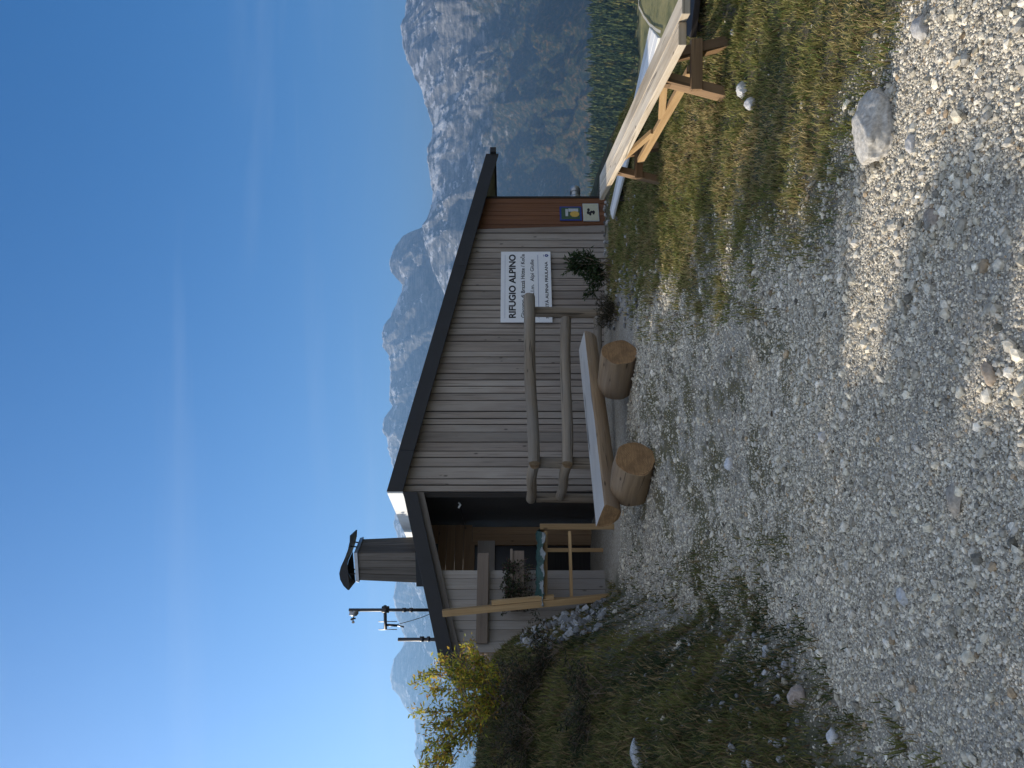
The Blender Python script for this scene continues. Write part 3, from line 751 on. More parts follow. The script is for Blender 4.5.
# two posters on the brown end
def poster(px0, px1, py0, py1, label, frame_mat, paper_mat, bord):
    n_ = -.185; a0, a1 = a_of(768-py1, n_), a_of(768-py0, n_); y_ = hp(a0, n_, 0).y
    z1, z0 = EYE+(512-px0)/F*y_, EYE+(512-px1)/F*y_
    p_ = thing('poster', label, 'poster', hp((a0+a1)/2, n_, z0)); o_ = p_.location.copy()
    mb = MB(); hz(mb, a0, a1, n_-.012, n_, z0, z1); mb.build('frame', frame_mat, p_, o_, .002)
    mb = MB(); hz(mb, a0+bord, a1-bord, n_+.0005, n_+.003, z0+bord, z1-bord); mb.build('sheet', paper_mat, p_, o_)
    return p_, o_, a0, a1, z0, z1, n_+.0035
p_, o_, a0, a1, z0, z1, n_ = poster(560, 582, 206.5, 220.5, 'dark blue framed picture poster on the brown boards, upper one of two', M['blue_ink'], M['green_print'], .03)
mb = MB(); w = a1-a0; h = z1-z0
hz(mb, a0+.3*w, a0+.8*w, n_, n_+.001, z0+.62*h, z0+.74*h, 0); hz(mb, a0+.62*w, a0+.84*w, n_, n_+.001, z0+.15*h, z0+.6*h, 0)
pc = hp(a0+.45*w, n_+.0012, z0+.32*h); mb.prism([pc+A*math.cos(t_)*.07+Vector((0, 0, math.sin(t_)*.085)) for t_ in np.linspace(0, 6.28, 11)[:-1]], N*.001, 1)
mb.build('picture', [M['white_print'], M['ochre']], p_, o_)
p_, o_, a0, a1, z0, z1, n_ = poster(583.5, 599.5, 203.5, 221, 'yellowish paper poster with a small dark drawing, lower one of two', M['white_print'], M['yellow_paper'], .012)
mb = MB(); random.seed(4)
for k_ in range(9):
    pc = hp(a0+(.35+.3*random.random())*(a1-a0), n_+.0003*k_, z0+(.30+.42*random.random())*(z1-z0)); rr = random.uniform(.012, .03)
    mb.prism([pc+A*math.cos(t_)*rr*1.5+Vector((0, 0, math.sin(t_)*rr)) for t_ in np.linspace(0, 6.28, 7)[:-1]], N*.0004)
mb.build('drawing', M['ink'], p_, o_)

# weather mast and second pole
mp = at(425, 610.0, 12.6); mp.z = 2.75
wm = thing('weather_mast', 'dark steel weather mast with cup anemometer and side arm behind the lean-to roof', 'mast', mp); wo = wm.location.copy(); Y = 12.6
P_ = lambda px, py, dy=0: at(px, py, Y+dy)
mb = MB(); mb.tube([mp, P_(349, 610)], .027, 10); 
for px in (404, 411): mb.tube([P_(px, 610)-Vector((0, 0, .03)), P_(px, 610)+Vector((0, 0, .03))], .036, 10)
mb.build('pole', M['steel'], wm, wo)
mb = MB(); mb.tube([P_(385, 605.5), P_(385.5, 629)], .028, 8); mb.tube([P_(387, 625)-Vector((0, 0, .0)), P_(397, 625.5)], .022, 8); mb.tube([P_(389, 609.5), P_(382, 609.5)], .055, 10); mb.build('arm', M['steel'], wm, wo)
mb = MB()
for py in (621.5, 629.5): mb.tube([P_(378.5, py), P_(397, py)], .007, 6)
mb.tube([P_(396, 625), P_(404, 627)], .014, 6); mb.build('antenna', M['galv'], wm, wo)
mb = MB(); c0 = P_(354, 613); mb.tube([c0+Vector((.05, 0, .05)), c0+Vector((0, 0, .05)), c0+Vector((-.0, 0, .0)), c0-Vector((0, 0, .05)), c0-Vector((0, 0, .075))], [.02, .05, .06, .045, .012], 10); mb.tube([P_(353, 610), P_(353, 614)], .012, 6); mb.build('sensor', M['galv'], wm, wo)
mb = MB(); mb.tube([P_(354, 614), P_(353.5, 619)], .010, 6); hub = P_(353.5, 618.5)
mb.tube([hub-Vector((0, 0, .035)), hub+Vector((0, 0, .035))], .014, 6)
for k_ in range(3):
    d_ = Vector((math.cos(2.6+k_*2.094), math.sin(2.6+k_*2.094), .15)); e_ = hub+d_*.075; mb.tube([hub, e_], .006, 5); mb.tube([e_-d_.cross(Vector((0, 0, 1)))*.018, e_, e_+d_.cross(Vector((0, 0, 1)))*.012], [.026, .022, .006], 8)
mb.build('anemometer', M['steel'], wm, wo)
mb = MB(); g0, g1 = P_(397, 624.5), P_(432, 613); mb.tube([g0.lerp(g1, s_)-Vector((0, 0, .05*math.sin(s_*3.14))) for s_ in np.linspace(0, 1, 7)], .006, 5); mb.build('cable', M['steel'], wm, wo)
pp = at(434, 639.5, 12.4); pp.z = 2.3
mb = MB(); mb.tube([pp, at(398, 639.5, 12.4)], .030, 10); mb.tube([at(424, 639, 12.4), at(420, 639, 12.4)], .045, 8); mb.tube([at(430, 639, 12.4), at(427, 639, 12.4)], .045, 8)
tag(mb.build('steel_pole', M['steel'], None, pp), 'short plain steel pole beside the weather mast, above the lean-to roof', 'pole')

# log railing in front of the main wall
rl = thing('log_railing', 'weathered round log railing with two rails in front of the siding', 'railing', (-.2, 10.7, .1)); ro = rl.location.copy()
yr, yc, ye = 11.6, 10.2, 10.95
def rtube(p0, p1, r0, r1, name, wob=.10):
    mb = MB(); p0, p1 = Vector(p0), Vector(p1); d = random.uniform(-.012, .012)
    pts = [p0.lerp(p1, s_)+Vector((d*math.sin(s_*5), 0, .012*math.sin(s_*7+d*200))) for s_ in np.linspace(0, 1, 9)]
    mb.tube(pts, list(np.linspace(r0, r1, 9)), 14, 0, 1, wob=wob); return mb.build(name, [M['rail'], M['rail_end']], rl, ro, .004)
rtube(at(528.5, 296, yr-.1), at(533.5, 464, yc-.08), .088, .080, 'rail'); rtube(at(565.5, 319, yr-.15), at(567, 464, yc-.02), .080, .078, 'rail'); rtube(at(597, 318, yr-.1), at(602, 458, yc+.05), .062, .062, 'rail')
rtube(at(533.5, 464.5, yc), at(530.5, 500, ye), .072, .070, 'rail'); rtube(at(567, 464, yc+.02), at(560, 497, ye), .070, .066, 'rail')
def rpost(py, y, top_px, r):
    p = at(top_px, py, y); q = p.copy(); q.z = H(p.x, p.y)-.1; return rtube(q, p, r, r*.97, 'post', .04)
rpost(312.5, yr, 533, .082); rpost(463, yc+.13, 538, .082); rpost(498, ye+.05, 536, .072)

# half-log bench on two round logs
bd = Vector((math.cos(R(47)), math.sin(R(47)), 0)); bn = Vector((bd.y, -bd.x, 0))            # along, towards the yard
bl = at(603, 498, 8.3); Lb = 2.95
bo = bl+bd*Lb*.5; bo.z = H(bo.x, bo.y)
bench = thing('log_bench', 'rustic bench with a planed half log seat lying on two thick round logs', 'bench', bo); bo = bench.location.copy()
ztop = bl.z; wid = .38
mb = MB(); secs = 16
prof = [(0.0, 0.0), (-wid*.5, .032), (-wid, .060)]+[(-wid/2-wid*.52*math.cos(t_), .02-.04*math.cos(t_-math.pi)-.22*math.sin(t_)) for t_ in np.linspace(0.05, math.pi-.05, 11)]
b = len(mb.v); npf = len(prof); L0 = -.12
for i in range(secs+1):
    s_ = i/secs; ext = L0+(Lb-L0)*s_; taper = 1-.10*s_
    for j, (dn, dz) in enumerate(prof):
        wv = 0 if j < 3 else .014*noise.noise(Vector((s_*6, j*.5, 3)))
        sl = .06*dz/.2 if i in (0,) else 0
        mb.v.append(bl+bd*(ext+(.05*math.sin(j) if i in (0, secs) and j > 3 else 0)*.3)+bn*(dn*taper+.02*math.sin(s_*4+1)*(1 if j < 3 else 1)+wv)+Vector((0, 0, dz*taper+wv)))
for i in range(secs):
    for j in range(npf):
        k_ = (j+1) % npf; u0, u1 = i/secs*Lb, (i+1)/secs*Lb
        top = j in (0, 1)
        mb.face((b+i*npf+j, b+i*npf+k_, b+(i+1)*npf+k_, b+(i+1)*npf+j), [(u0, j*.07), (u0, j*.07+.07), (u1, j*.07+.07), (u1, j*.07)], 1 if top else 0, not top)
for i, rev in ((0, True), (secs, False)):
    idx = [b+i*npf+j for j in range(npf)]; uvs = [(dn+.18, dz) for dn, dz in prof]
    mb.face(idx[::-1] if rev else idx, uvs[::-1] if rev else uvs, 2)
mb.build('seat', [M['log'], M['bench_top'], M['log_end']], bench, bo, .006)
for s_, (px, py), r_ in ((.30, (630.5, 458.5), .222), (2.35, (611, 352), .225)):
    yy = (bl+bd*s_).y-.05; e0 = at(px, py, 8.0 if s_ < 1 else 9.25)
    e0.z = H(e0.x, e0.y)+r_-.015
    ax = Vector((-.66, .75, 0)).normalized() if s_ < 1 else Vector((-.72, .69, 0)).normalized()
    mb = MB(); ln = .62; pts = [e0+ax*ln*t_ for t_ in (0, .01, .3, .7, .99, 1)]
    mb.tube(pts, [r_*.975, r_, r_*1.01, r_*1.0, r_*.98, r_*.96], 36, 0, 1, wob=.11)
    mb.build('log', [M['log'], M['log_end']], bench, bo, .004)

# fresh pine frame in front of the porch
fr = thing('pine_frame', 'fresh pine timber frame with rails standing in front of the porch', 'frame', at(612, 545, 10.2)); fo = fr.location.copy(); yf = 10.15
def fb(name, p0, p1, w, h, up=(0, 1, 0), par=None):
    mb = MB(); mb.beam(p0, p1, w, h, up); return mb.build(name, M['pine'], fr, fo, .004)
def gz(p): p = p.copy(); p.z = H(p.x, p.y)-.03; return p
p = at(540, 526.5, yf); fb('post', gz(p), p, .07, .07)
p = at(542, 550, yf+.75); fb('post', gz(p), p, .05, .05)
p = at(545, 600, yf-.1); fb('post', gz(p), at(546, 600.5, yf-.1), .07, .06)
fb('top_rail', at(545.5, 531, yf), at(545.5, 601, yf-.12), .05, .085); fb('rail', at(569.5, 531, yf-.01), at(571.5, 598, yf-.12), .04, .07)
fb('crossbar', at(543, 527, yf+.04), at(543, 550, yf+.72), .06, .06, (0, 0, 1))
lp = at(611, 597, 9.95); tp = at(443, 612, 9.95); tp.y -= .05
o_ = thing('leaning_post', 'long pine post leaning up to the eave of the lean-to roof', 'post', lp); oo = o_.location.copy()
mb = MB(); mb.beam(lp, tp, .085, .075, (0, 1, 0)); mb.build('timber', M['pine'], o_, oo, .004)
mb = MB(); q0, q1 = lp.lerp(tp, .34), lp.lerp(tp, .71); s_ = Vector((.075, .0, 0)); mb.beam(q0+s_, q1+s_, .055, .07, (0, 1, 0)); mb.build('splice', M['pine'], o_, oo, .004)
# crumpled tarpaulin over the frame
V = []; Fq = []; NU, NV = 40, 18; a0_, a1_ = at(541, 530, yf+.0), at(540, 603, yf-.12)
for i in range(NU+1):
    for j in range(NV+1):
        s_, t_ = i/NU, j/NV; p = a0_.lerp(a1_, s_); w_ = t_-.5
        fold = abs(w_)*2; drop = max(0, fold-.35)**1.2*.14
        q = p+Vector((0, w_*.34, .045-drop))+Vector((.02*noise.noise(Vector((s_*6, t_*5, 1))), .035*noise.noise(Vector((s_*9, t_*4, 2))), .035*noise.noise(Vector((s_*8, t_*5, 9)))+.02*noise.noise(Vector((s_*20, t_*11, 4)))))
        V.append(tuple(q))
for i in range(NU):
    for j in range(NV): k_ = i*(NV+1)+j; Fq.append((k_, k_+1, k_+NV+2, k_+NV+1))
o_ = np_mesh('tarpaulin', V, Fq, M['tarp'], smooth=True, origin=tuple(a0_)); o_.data.materials.append(M['tarp_pale'])
for k_, pl in enumerate(o_.data.polygons):
    if (k_ % NV) < 1+1.5*math.sin(k_/NV*.7): pl.material_index = 1
sm = o_.modifiers.new('s', 'SOLIDIFY'); sm.thickness = .006
tag(o_, 'crumpled dark green tarpaulin lying over the pine frame by the porch', 'tarpaulin')
# flower box on the wing wall
a0, a1 = -1.72, -.92; zc = 1.52
fbx = thing('flower_box', 'dark wooden flower box with trailing plants fixed to the wing wall', 'flower box', hp((a0+a1)/2, 0, zc)); oo = fbx.location.copy()
mb = MB(); hz(mb, a0, a1, .03, .05, zc-.09, zc+.10); hz(mb, a0, a1, -.125, -.105, zc-.09, zc+.10); hz(mb, a0, a0+.02, -.105, .03, zc-.09, zc+.10); hz(mb, a1-.02, a1, -.105, .03, zc-.09, zc+.1); hz(mb, a0+.02, a1-.02, -.105, .03, zc-.09, zc-.07); hz(mb, a0-.02, a1+.02, .055, .075, zc+.07, zc+.105)
mb.build('box', M['shelf'], fbx, oo, .003)
mb = MB(); hz(mb, a0+.02, a1-.02, -.105, .03, zc-.07, zc+.06); mb.build('soil', M['bark'], fbx, oo)
random.seed(12); LP = []; LD = []; LL = []; LW = []; LC = []; mb = MB()
for k_ in range(80):
    a = random.uniform(a0+.05, a1-.22); s0 = hp(a, random.uniform(-.09, .04), zc+.06); dn = random.random()
    e = s0+N*random.uniform(.02, .16)+A*random.uniform(-.12, .12)+Vector((0, 0, random.uniform(-.42, .12) if dn < .75 else random.uniform(0, .16)))
    m_ = (s0+e)/2+N*.05+Vector((0, 0, .08)); pth = [s0*(1-t_)**2+m_*2*t_*(1-t_)+e*t_*t_ for t_ in (0, .33, .66, 1)]; mb.tube(pth, .003, 4)
    for q in range(34):
        t_ = random.uniform(.15, 1); p = s0*(1-t_)**2+m_*2*t_*(1-t_)+e*t_*t_
        LP.append(tuple(p+Vector((random.gauss(0, .018), random.gauss(0, .018), random.gauss(0, .018))))); LD.append((random.gauss(0, 1), random.gauss(0, 1)-.3, random.gauss(0, .7))); LL.append(random.uniform(.025, .05)); LW.append(random.uniform(.012, .024)); LC.append(random.choice([(.03, .05, .02), (.05, .075, .028), (.08, .10, .045), (.07, .055, .03), (.10, .045, .05)]))
mb.build('stems', M['twig'], fbx, oo); v, f, c = leaves(LP, LD, LL, LW, LC); o_ = np_mesh('plants', v, f, M['leaf'], c, origin=tuple(oo)); o_.parent = fbx; o_.location = (0, 0, 0)

# ------------------------------------------------------------------ long plank bench and what stands beyond it
TZ = .52
c_lf, c_rf, c_lb, c_rb = at(599.5, 200, 9.25), at(678.4, 45, 4.87), at(599, 171, 9.3), at(676.5, 5, 4.93)
for c_ in (c_lf, c_rf, c_lb, c_rb): c_.z = TZ
pb = thing('plank_bench', 'long sun bleached plank bench on trestle legs standing in the sunlit grass', 'bench', ((c_lf+c_rb)/2).xy.to_3d()); po = pb.location.copy()
dl = (c_lf-c_rf).normalized(); dw = (c_rb-c_rf); dw.z = 0; W_ = .30
dwn = (dw-dl*dw.dot(dl)).normalized()
mb = MB()
for k_ in range(2):
    o0 = dwn*(W_/2*k_+.004*k_); o1 = dwn*(W_/2*(k_+1)); ex = 0 if k_ == 0 else .10
    e = dl*-ex
    mb.hexa([c_rf+o0+e, c_rf+o1+e, c_rf+o1+e-Vector((0, 0, .055)), c_rf+o0+e-Vector((0, 0, .055)), c_lf+o0, c_lf+o1, c_lf+o1-Vector((0, 0, .055)), c_lf+o0-Vector((0, 0, .055))])
mb.build('seat', M['old_table'], pb, po, .006)
def trestle(yf_, s_):
    near_top = c_rf+dl*s_+dwn*.07; far_top = c_rf+dl*s_+dwn*.23; near_top.z = far_top.z = TZ-.06
    f0 = near_top-dwn*.12; f1 = far_top+dwn*.11
    for f in (f0, f1): f.z = H(f.x, f.y)-.02
    out = []
    for tpt, fpt in ((near_top, f0), (far_top, f1)):
        mb = MB(); mb.beam(tpt, fpt, .07, .125, dl); out.append(mb.build('leg', M['leg'], pb, po, .004))
    zc_ = .235; c0, c1 = c_rf+dl*s_-dwn*.035-dl*.06, c_rf+dl*s_+dwn*.34-dl*.06
    c0.z = c1.z = zc_; mb = MB(); mb.beam(c0, c1, .05, .085); mb.build('cross_brace', M['leg'], pb, po, .004)
    mb = MB(); u0, u1 = c_rf+dl*s_+dwn*.02, c_rf+dl*s_+dwn*.29; u0.z = u1.z = TZ-.085; mb.beam(u0, u1, .07, .05); mb.build('batten', M['leg'], pb, po, .004)
    return c_rf+dl*s_+dwn*.15
sL, sR = (8.15-4.87), (5.62-4.87)
mL, mR = trestle(8.1, sL), trestle(5.6, sR)
mb = MB(); s0, s1 = mL.copy(), mR.copy(); s0.z = .22; s1.z = .25; mb.beam(s0, s1, .05, .07); mb.build('stretcher', M['pine'], pb, po, .004)
mid = (s0+s1)/2
for top_, t_ in ((mL, .42), (mR, .58)):
    q = top_.copy(); q.z = TZ-.07; q = q+(mid-q)*.04; e = s0.lerp(s1, t_); mb = MB(); mb.beam(Vector((q.x, q.y, TZ-.075)), e+Vector((0, 0, .03)), .045, .06); mb.build('strut', M['pine'], pb, po, .004)
# pale table further down the slope
q1, q2, q3 = at(611, 210, 11.6), at(650.5, 27, 8.25), at(658, 38, 7.75)
zt_ = .09
for q in (q1, q2, q3): q.z = zt_
q4 = q1+(q3-q2)*.6
tb = thing('pale_table', 'low pale table top catching the sun behind the long plank bench', 'table', ((q1+q3)/2).xy.to_3d()); oo = tb.location.copy(); oo.z = 0
mb = MB(); dn = Vector((0, 0, -.03))
for k_ in range(3):
    l0, l1 = k_/3+.008, (k_+1)/3-.008
    A0, A1, B0, B1 = q2.lerp(q3, l0), q2.lerp(q3, l1), q1.lerp(q4, l0), q1.lerp(q4, l1)
    mb.hexa([A0, A1, A1+dn, A0+dn, B0, B1, B1+dn, B0+dn])
mb.build('table_top', M['white_wood'], tb, oo, .005)
for s_ in (.15, .85):
    for l_ in (.12, .88):
        p = q1.lerp(q2, s_).lerp(q4.lerp(q3, s_), l_)-Vector((0, 0, .05)); q = p.copy(); q.z = H(p.x, p.y)-.05
        if q.z < p.z: mb = MB(); mb.beam(q, p, .07, .07); mb.build('leg', M['dark_wood'], tb, oo, .004)
# dark low bench at the outer edge
d0, d1 = at(690, 36, 6.3), at(696, -45, 6.0); d1.z = d0.z
db = thing('dark_bench', 'low dark plank bench seen past the outer end of the long plank bench', 'bench', ((d0+d1)/2).xy.to_3d()); oo = db.location.copy(); oo.z = 0
mb = MB(); mb.beam(d0, d1, .28, .05); mb.build('seat', M['dark_wood'], db, oo, .005)
for s_ in (.12, .88):
    p = d0.lerp(d1, s_); q = p.copy(); q.z = H(p.x, p.y)-.05
    if q.z < p.z-.06: mb = MB(); mb.beam(q, p-Vector((0, 0, .025)), .22, .06, (d1-d0)); mb.build('leg', M['dark_wood'], db, oo, .004)

# ------------------------------------------------------------------ valley path, forest, mountains
def far_hit(px, py):
    a = (384-py)/F; b = (512-px)/F; y = 60.0
    while y < 3000:
        if EYE+b*y <= H(a*y, y): break
        y += 2
    return Vector((a*y, y, H(a*y, y)))
loop = [(663, 32), (652, 25), (645, 16), (641, 7), (640, 1), (643, -6), (650, -12)]
pth = [far_hit(*p) for p in loop]+[far_hit(649, 30), ]
pth = pth[:-1]; fine = []
for p, q in zip(pth, pth[1:]):
    for s_ in np.linspace(0, 1, 8)[:-1]: fine.append(p.lerp(q, s_))
fine.append(pth[-1]); mb = MB(); prev = None
for i, p in enumerate(fine):
    d = (fine[min(i+1, len(fine)-1)]-fine[max(i-1, 0)]); d.z = 0; d = d.normalized(); s_ = Vector((-d.y, d.x, 0))*1.0
    l_, r_ = p+s_, p-s_; l_.z = H(l_.x, l_.y)+1.3; r_.z = H(r_.x, r_.y)+1.3; mb.v += [l_, r_]; k_ = len(mb.v)
    if i: mb.face((k_-4, k_-3, k_-1, k_-2))
M['track'] = plain('pale_track', (.42, .38, .30), .9, 0, .15, .1, .2, 0)
tag(mb.build('valley_path', M['track']), 'pale track looping across the valley meadow', 'path', kind='structure')

random.seed(77); VV = []; FF = []; CCc = []; nv = 0
tree_base = [(0, 1), (.18, .86)]
ntree = 0
while ntree < 4200:
    y = random.uniform(612, 858); x = y*random.uniform(.16, .66)
    if y < 630 and random.random() < .5: continue
    z = H(x, y); h = random.uniform(7, 14)*(.7+.5*random.random()); r = h*random.uniform(.19, .27); ntree += 1
    cl = mixc((.018, .034, .016), (.075, .092, .030), random.random()**1.5)
    if fbm(x, y, .02, 3, 11) > .1 and random.random() < .3: cl = mixc((.12, .105, .03), (.07, .085, .03), random.random())
    rot = random.random()*6.28; ns = 7
    for (f0, f1, rs) in ((.06, .48, 1.0), (.30, .72, .74), (.52, .90, .48), (.74, 1.0, .26)):
        b = len(VV); VV.append((x, y, z+h*f1))
        for k_ in range(ns):
            a = rot+f0*3+6.283*k_/ns; q = r*rs*(1.15 if k_ % 2 else .72)*random.uniform(.85, 1.15); VV.append((x+q*math.cos(a), y+q*math.sin(a), z+h*f0+random.uniform(-.4, .4)))
        for k_ in range(ns): FF.append((b, b+1+k_, b+1+(k_+1) % ns))
        CCc += [cl]*(ns+1)
M['spruce_far'] = tinted('forest_canopy', .85, .1, 0, .35, .5)
tag(np_mesh('forest', np.array(VV), np.array(FF), M['spruce_far'], np.array(CCc)), 'dense spruce forest on the slope across the valley', 'forest', kind='stuff')

t = NT('mountain_rock'); geo = t.n('ShaderNodeNewGeometry'); co = t.coord('Object'); sx = t.n('ShaderNodeSeparateXYZ'); t.l(geo.outputs['Normal'], sx.inputs[0]); sp_ = t.n('ShaderNodeSeparateXYZ'); t.l(geo.outputs['Position'], sp_.inputs[0])
a_ = t.n('ShaderNodeAttribute', attribute_name='tint'); sa_ = t.n('ShaderNodeSeparateColor'); t.l(a_.outputs['Color'], sa_.inputs[0])
n1 = t.noise(t.mapping(co, (1, 1, 2.2)), .012, 9, .65); n2 = t.noise(co, .05, 5, .7); n3 = t.noise(co, .0035, 5, .6); strat = t.noise(t.mapping(co, (.3, .3, 4)), .02, 5, .6, .5)
rockc = t.ramp(t.math('ADD', t.math('MULTIPLY', n1, .6), t.math('MULTIPLY', strat, .4)), [(.36, (.045, .045, .043)), (.47, (.14, .133, .122)), (.55, (.27, .255, .23)), (.66, (.48, .455, .41))])
fz = t.math('ADD', sa_.outputs[0], t.math('MULTIPLY', t.math('SUBTRACT', n1, .5), 1.1))
treec = t.ramp(n2, [(.35, (.022, .035, .018)), (.5, (.045, .055, .022)), (.62, (.17, .105, .035)), (.75, (.27, .165, .06))])
c = t.mix(t.ramp(fz, [(.45, (1, 1, 1)), (.6, (0, 0, 0))]), rockc, treec)
snow = t.math('MULTIPLY', t.ramp(t.math('ADD', t.math('MULTIPLY', sx.outputs['Z'], .8), t.math('MULTIPLY', n1, .55)), [(.93, (0, 0, 0)), (1.0, (1, 1, 1))]), t.ramp(t.math('ADD', sa_.outputs[0], t.math('MULTIPLY', t.math('SUBTRACT', n3, .5), .8)), [(.6, (0, 0, 0)), (.78, (1, 1, 1))]))
t.color(t.mix(t.math('MULTIPLY', snow, .7), c, (.78, .80, .83))); t.rough(.95); t.b.inputs['Specular IOR Level'].default_value = .1
t.bump(t.math('ADD', n1, t.math('MULTIPLY', n2, .5)), 1.0, 55.0); M['mountain'] = t.mat

def mountain(prof, D, Lf, base, seed, label, nu=330, nr=130, spur=.16, spw=520., lean=.35, pw=1.25):
    """prof: (upright column, row) of the crest; ridges and gullies run down from it"""
    prof = sorted(prof); u0, u1 = prof[0][0], prof[-1][0]; V = []; C = []; rows = [i/nr*1.0 for i in range(nr+1)]+[1+.08*(i+1) for i in range(10)]
    for i in range(nu+1):
        u = u0+(u1-u0)*i/nu; x0 = (u-384)/F*D; v = interp(u, prof); jag = D*.0022*noise.fractal(Vector((u*.11, seed, 0)), .9, 2.1, 5)
        cz = EYE+(512-v)/F*D+jag
        for r_ in rows:
            if r_ <= 1:
                q = 1-r_; y = D-Lf*q; x = x0+lean*Lf*q*.25*noise.noise(Vector((x0/1800., r_*1.2, seed)))
                w = Vector((x/spw+.6*noise.noise(Vector((x/700., y/700., seed+4))), y/(spw*3.2), seed))
                rd = noise.ridged_multi_fractal(w, .75, 2.1, 7, 1.0, 2.0)
                fb_ = noise.fractal(Vector((x/260., y/260., seed+9)), .8, 2.1, 6)
                env = min(1, q*4.5)**.8*min(1, r_*3+.15)
                prof_ = r_**pw
                z = base+(cz-base)*prof_+(cz-base)*spur*(rd-1.1)*env*.75+(cz-base)*.075*fb_*env
            else:
                y = D+(r_-1)*Lf*1.2; x = x0; z = cz-(r_-1)*(cz-base)*1.1
            V.append((x, y, z)); C.append(((z-base)/max(1, cz-base) if r_ <= 1 else 1, 0, 0))
    n_ = len(rows); I = np.arange((nu+1)*n_).reshape(nu+1, n_)
    Q = np.stack([I[:-1, :-1], I[1:, :-1], I[1:, 1:], I[:-1, 1:]], -1).reshape(-1, 4)
    o = np_mesh('mountain', np.array(V), Q, M['mountain'], np.array(C), True); tag(o, label, 'mountain', kind='structure')
U = lambda pts: [(768-y, x) for x, y in pts]
m1 = U([(470, -420), (440, -300), (410, -180), (395, -110), (402, -60), (408, -20), (406.6, 0), (405, 15), (401.6, 24), (401.6, 38), (405.4, 56), (413, 73.6), (422, 91), (428, 112), (433, 127), (433, 138), (427, 150), (426.5, 157), (429.5, 173), (432, 189), (433, 200), (428, 215), (422, 226), (424, 240), (430, 262), (442, 290), (460, 330), (490, 390)])
mountain(m1, 5200, 3000, -340, 3.3, 'broad rocky mountain with lit forest spurs filling the view beyond the roof', nu=600, nr=230, pw=1.9)
m2 = U([(470, 150), (445, 200), (421, 228), (412, 231), (403, 235.5), (397.6, 243), (391.7, 253), (389.7, 262), (390, 269), (396, 278), (402, 285), (402, 291), (397.6, 300), (393, 311.6), (384, 325), (381.6, 335), (383.5, 348), (389, 356), (389.5, 367), (390, 379), (389.5, 399), (392.7, 406), (384, 418), (381.7, 430), (387.6, 438), (387.6, 449), (391, 459), (396, 480), (394, 505), (400, 530), (405, 560), (420, 600)])
mountain(m2, 6000, 1900, -330, 8.1, 'rugged snow dusted peaks rising behind the hut roof', spur=.18, spw=460.)
m4 = U([(470, 600), (440, 540), (420, 480), (418, 440), (425, 400), (438, 350), (440, 320), (452, 280), (466, 240), (490, 216), (515, 200), (545, 180), (575, 150), (610, 110)])
mountain(m4, 4300, 1250, -330, 21.2, 'dark forested spur dropping behind the low end of the hut roof, added to shade the mountain', nu=160, nr=80)  # mostly hidden spur, added to throw shade on the broad mountain
m3 = U([(405, 470), (399, 500), (395, 515), (393, 524), (398, 540), (401, 560), (397, 578), (394.5, 587), (394, 597), (395, 612), (400, 627), (404.5, 636.5), (402, 649), (394, 659.5), (390, 676), (392, 688), (399, 697), (405.6, 708.6), (415, 720), (414.7, 730), (416.8, 741), (414, 751), (417, 763), (412, 790), (420, 850), (415, 950), (440, 1100)])
mountain(m3, 6500, 2000, -330, 14.7, 'pale blue distant mountain range behind the weather mast', spur=.13, spw=620.)

# spruces on the slope beside the yard; they throw the long shade across it
random.seed(55)
def spruce(x, y, h, r, first=None):
    z = H(x, y)-.1; t_ = thing('spruce_tree', 'dark spruce standing on the slope beside the yard', 'tree', (x, y, z), 'spruces on the slope beside the yard')
    mb = MB(); mb.tube([(x, y, z), (x, y, z+h*.5), (x, y, z+h)], [.11, .07, .01], 8); mb.build('trunk', M['bark'], t_, (x, y, z))
    LP = []; LD = []; LL = []; LW = []; LC = []
    zz = .06*h
    while zz < h*.98:
        rr = r*(1-zz/h)**.6+.05; nb_ = 9
        a0 = random.random()*6.28
        for k_ in range(nb_):
            a = a0+6.28*k_/nb_+random.gauss(0, .2); rl_ = rr*random.uniform(.65, 1.15); d = Vector((math.cos(a), math.sin(a), -.25))
            for s_ in np.arange(.12, 1, .085/max(.3, rl_)*1.0):
                p = Vector((x, y, z+zz))+d*rl_*s_
                for sd in (-1, 1, 0):
                    dd = d+Vector((-d.y, d.x, 0))*sd*.9+Vector((0, 0, random.gauss(-.1, .2)))
                    LP.append(tuple(p)); LD.append(tuple(dd)); LL.append(random.uniform(.13, .24)); LW.append(random.uniform(.05, .09)); LC.append(mixc((.018, .035, .015), (.04, .06, .022), random.random()))
        zz += random.uniform(.14, .22)
    v, f, c = leaves(LP, LD, LL, LW, LC); o = np_mesh('crown', v, f, M['needle'], c, origin=(x, y, z)); o.parent = t_; o.location = (0, 0, 0)
SX, SY = math.sin(SUN_AZ), math.cos(SUN_AZ)
for k_ in range(19):
    by = -.4+k_*.57+random.uniform(-.12, .12); bx = interp(by, [(0, .7), (2.5, .85), (4, 1.2), (6, 1.6), (8, 1.9), (10, 1.9)]); L_ = interp(by, [(0, 8.0), (6.5, 8.3), (7.5, 9.6), (8.7, 10.8), (10, 12)])+random.uniform(-.2, .9)
    dz = (-.30, .10, -.15, .55, -.40, .0)[k_ % 6]+random.uniform(-.1, .1); r_ = random.uniform(.75, 1.05)
    if 7.0 < by < 8.2: dz = -.45
    x, y = bx+SX*L_, by+SY*L_; spruce(x, y, math.tan(SUN_EL)*L_+dz-H(x, y)+.1, r_)

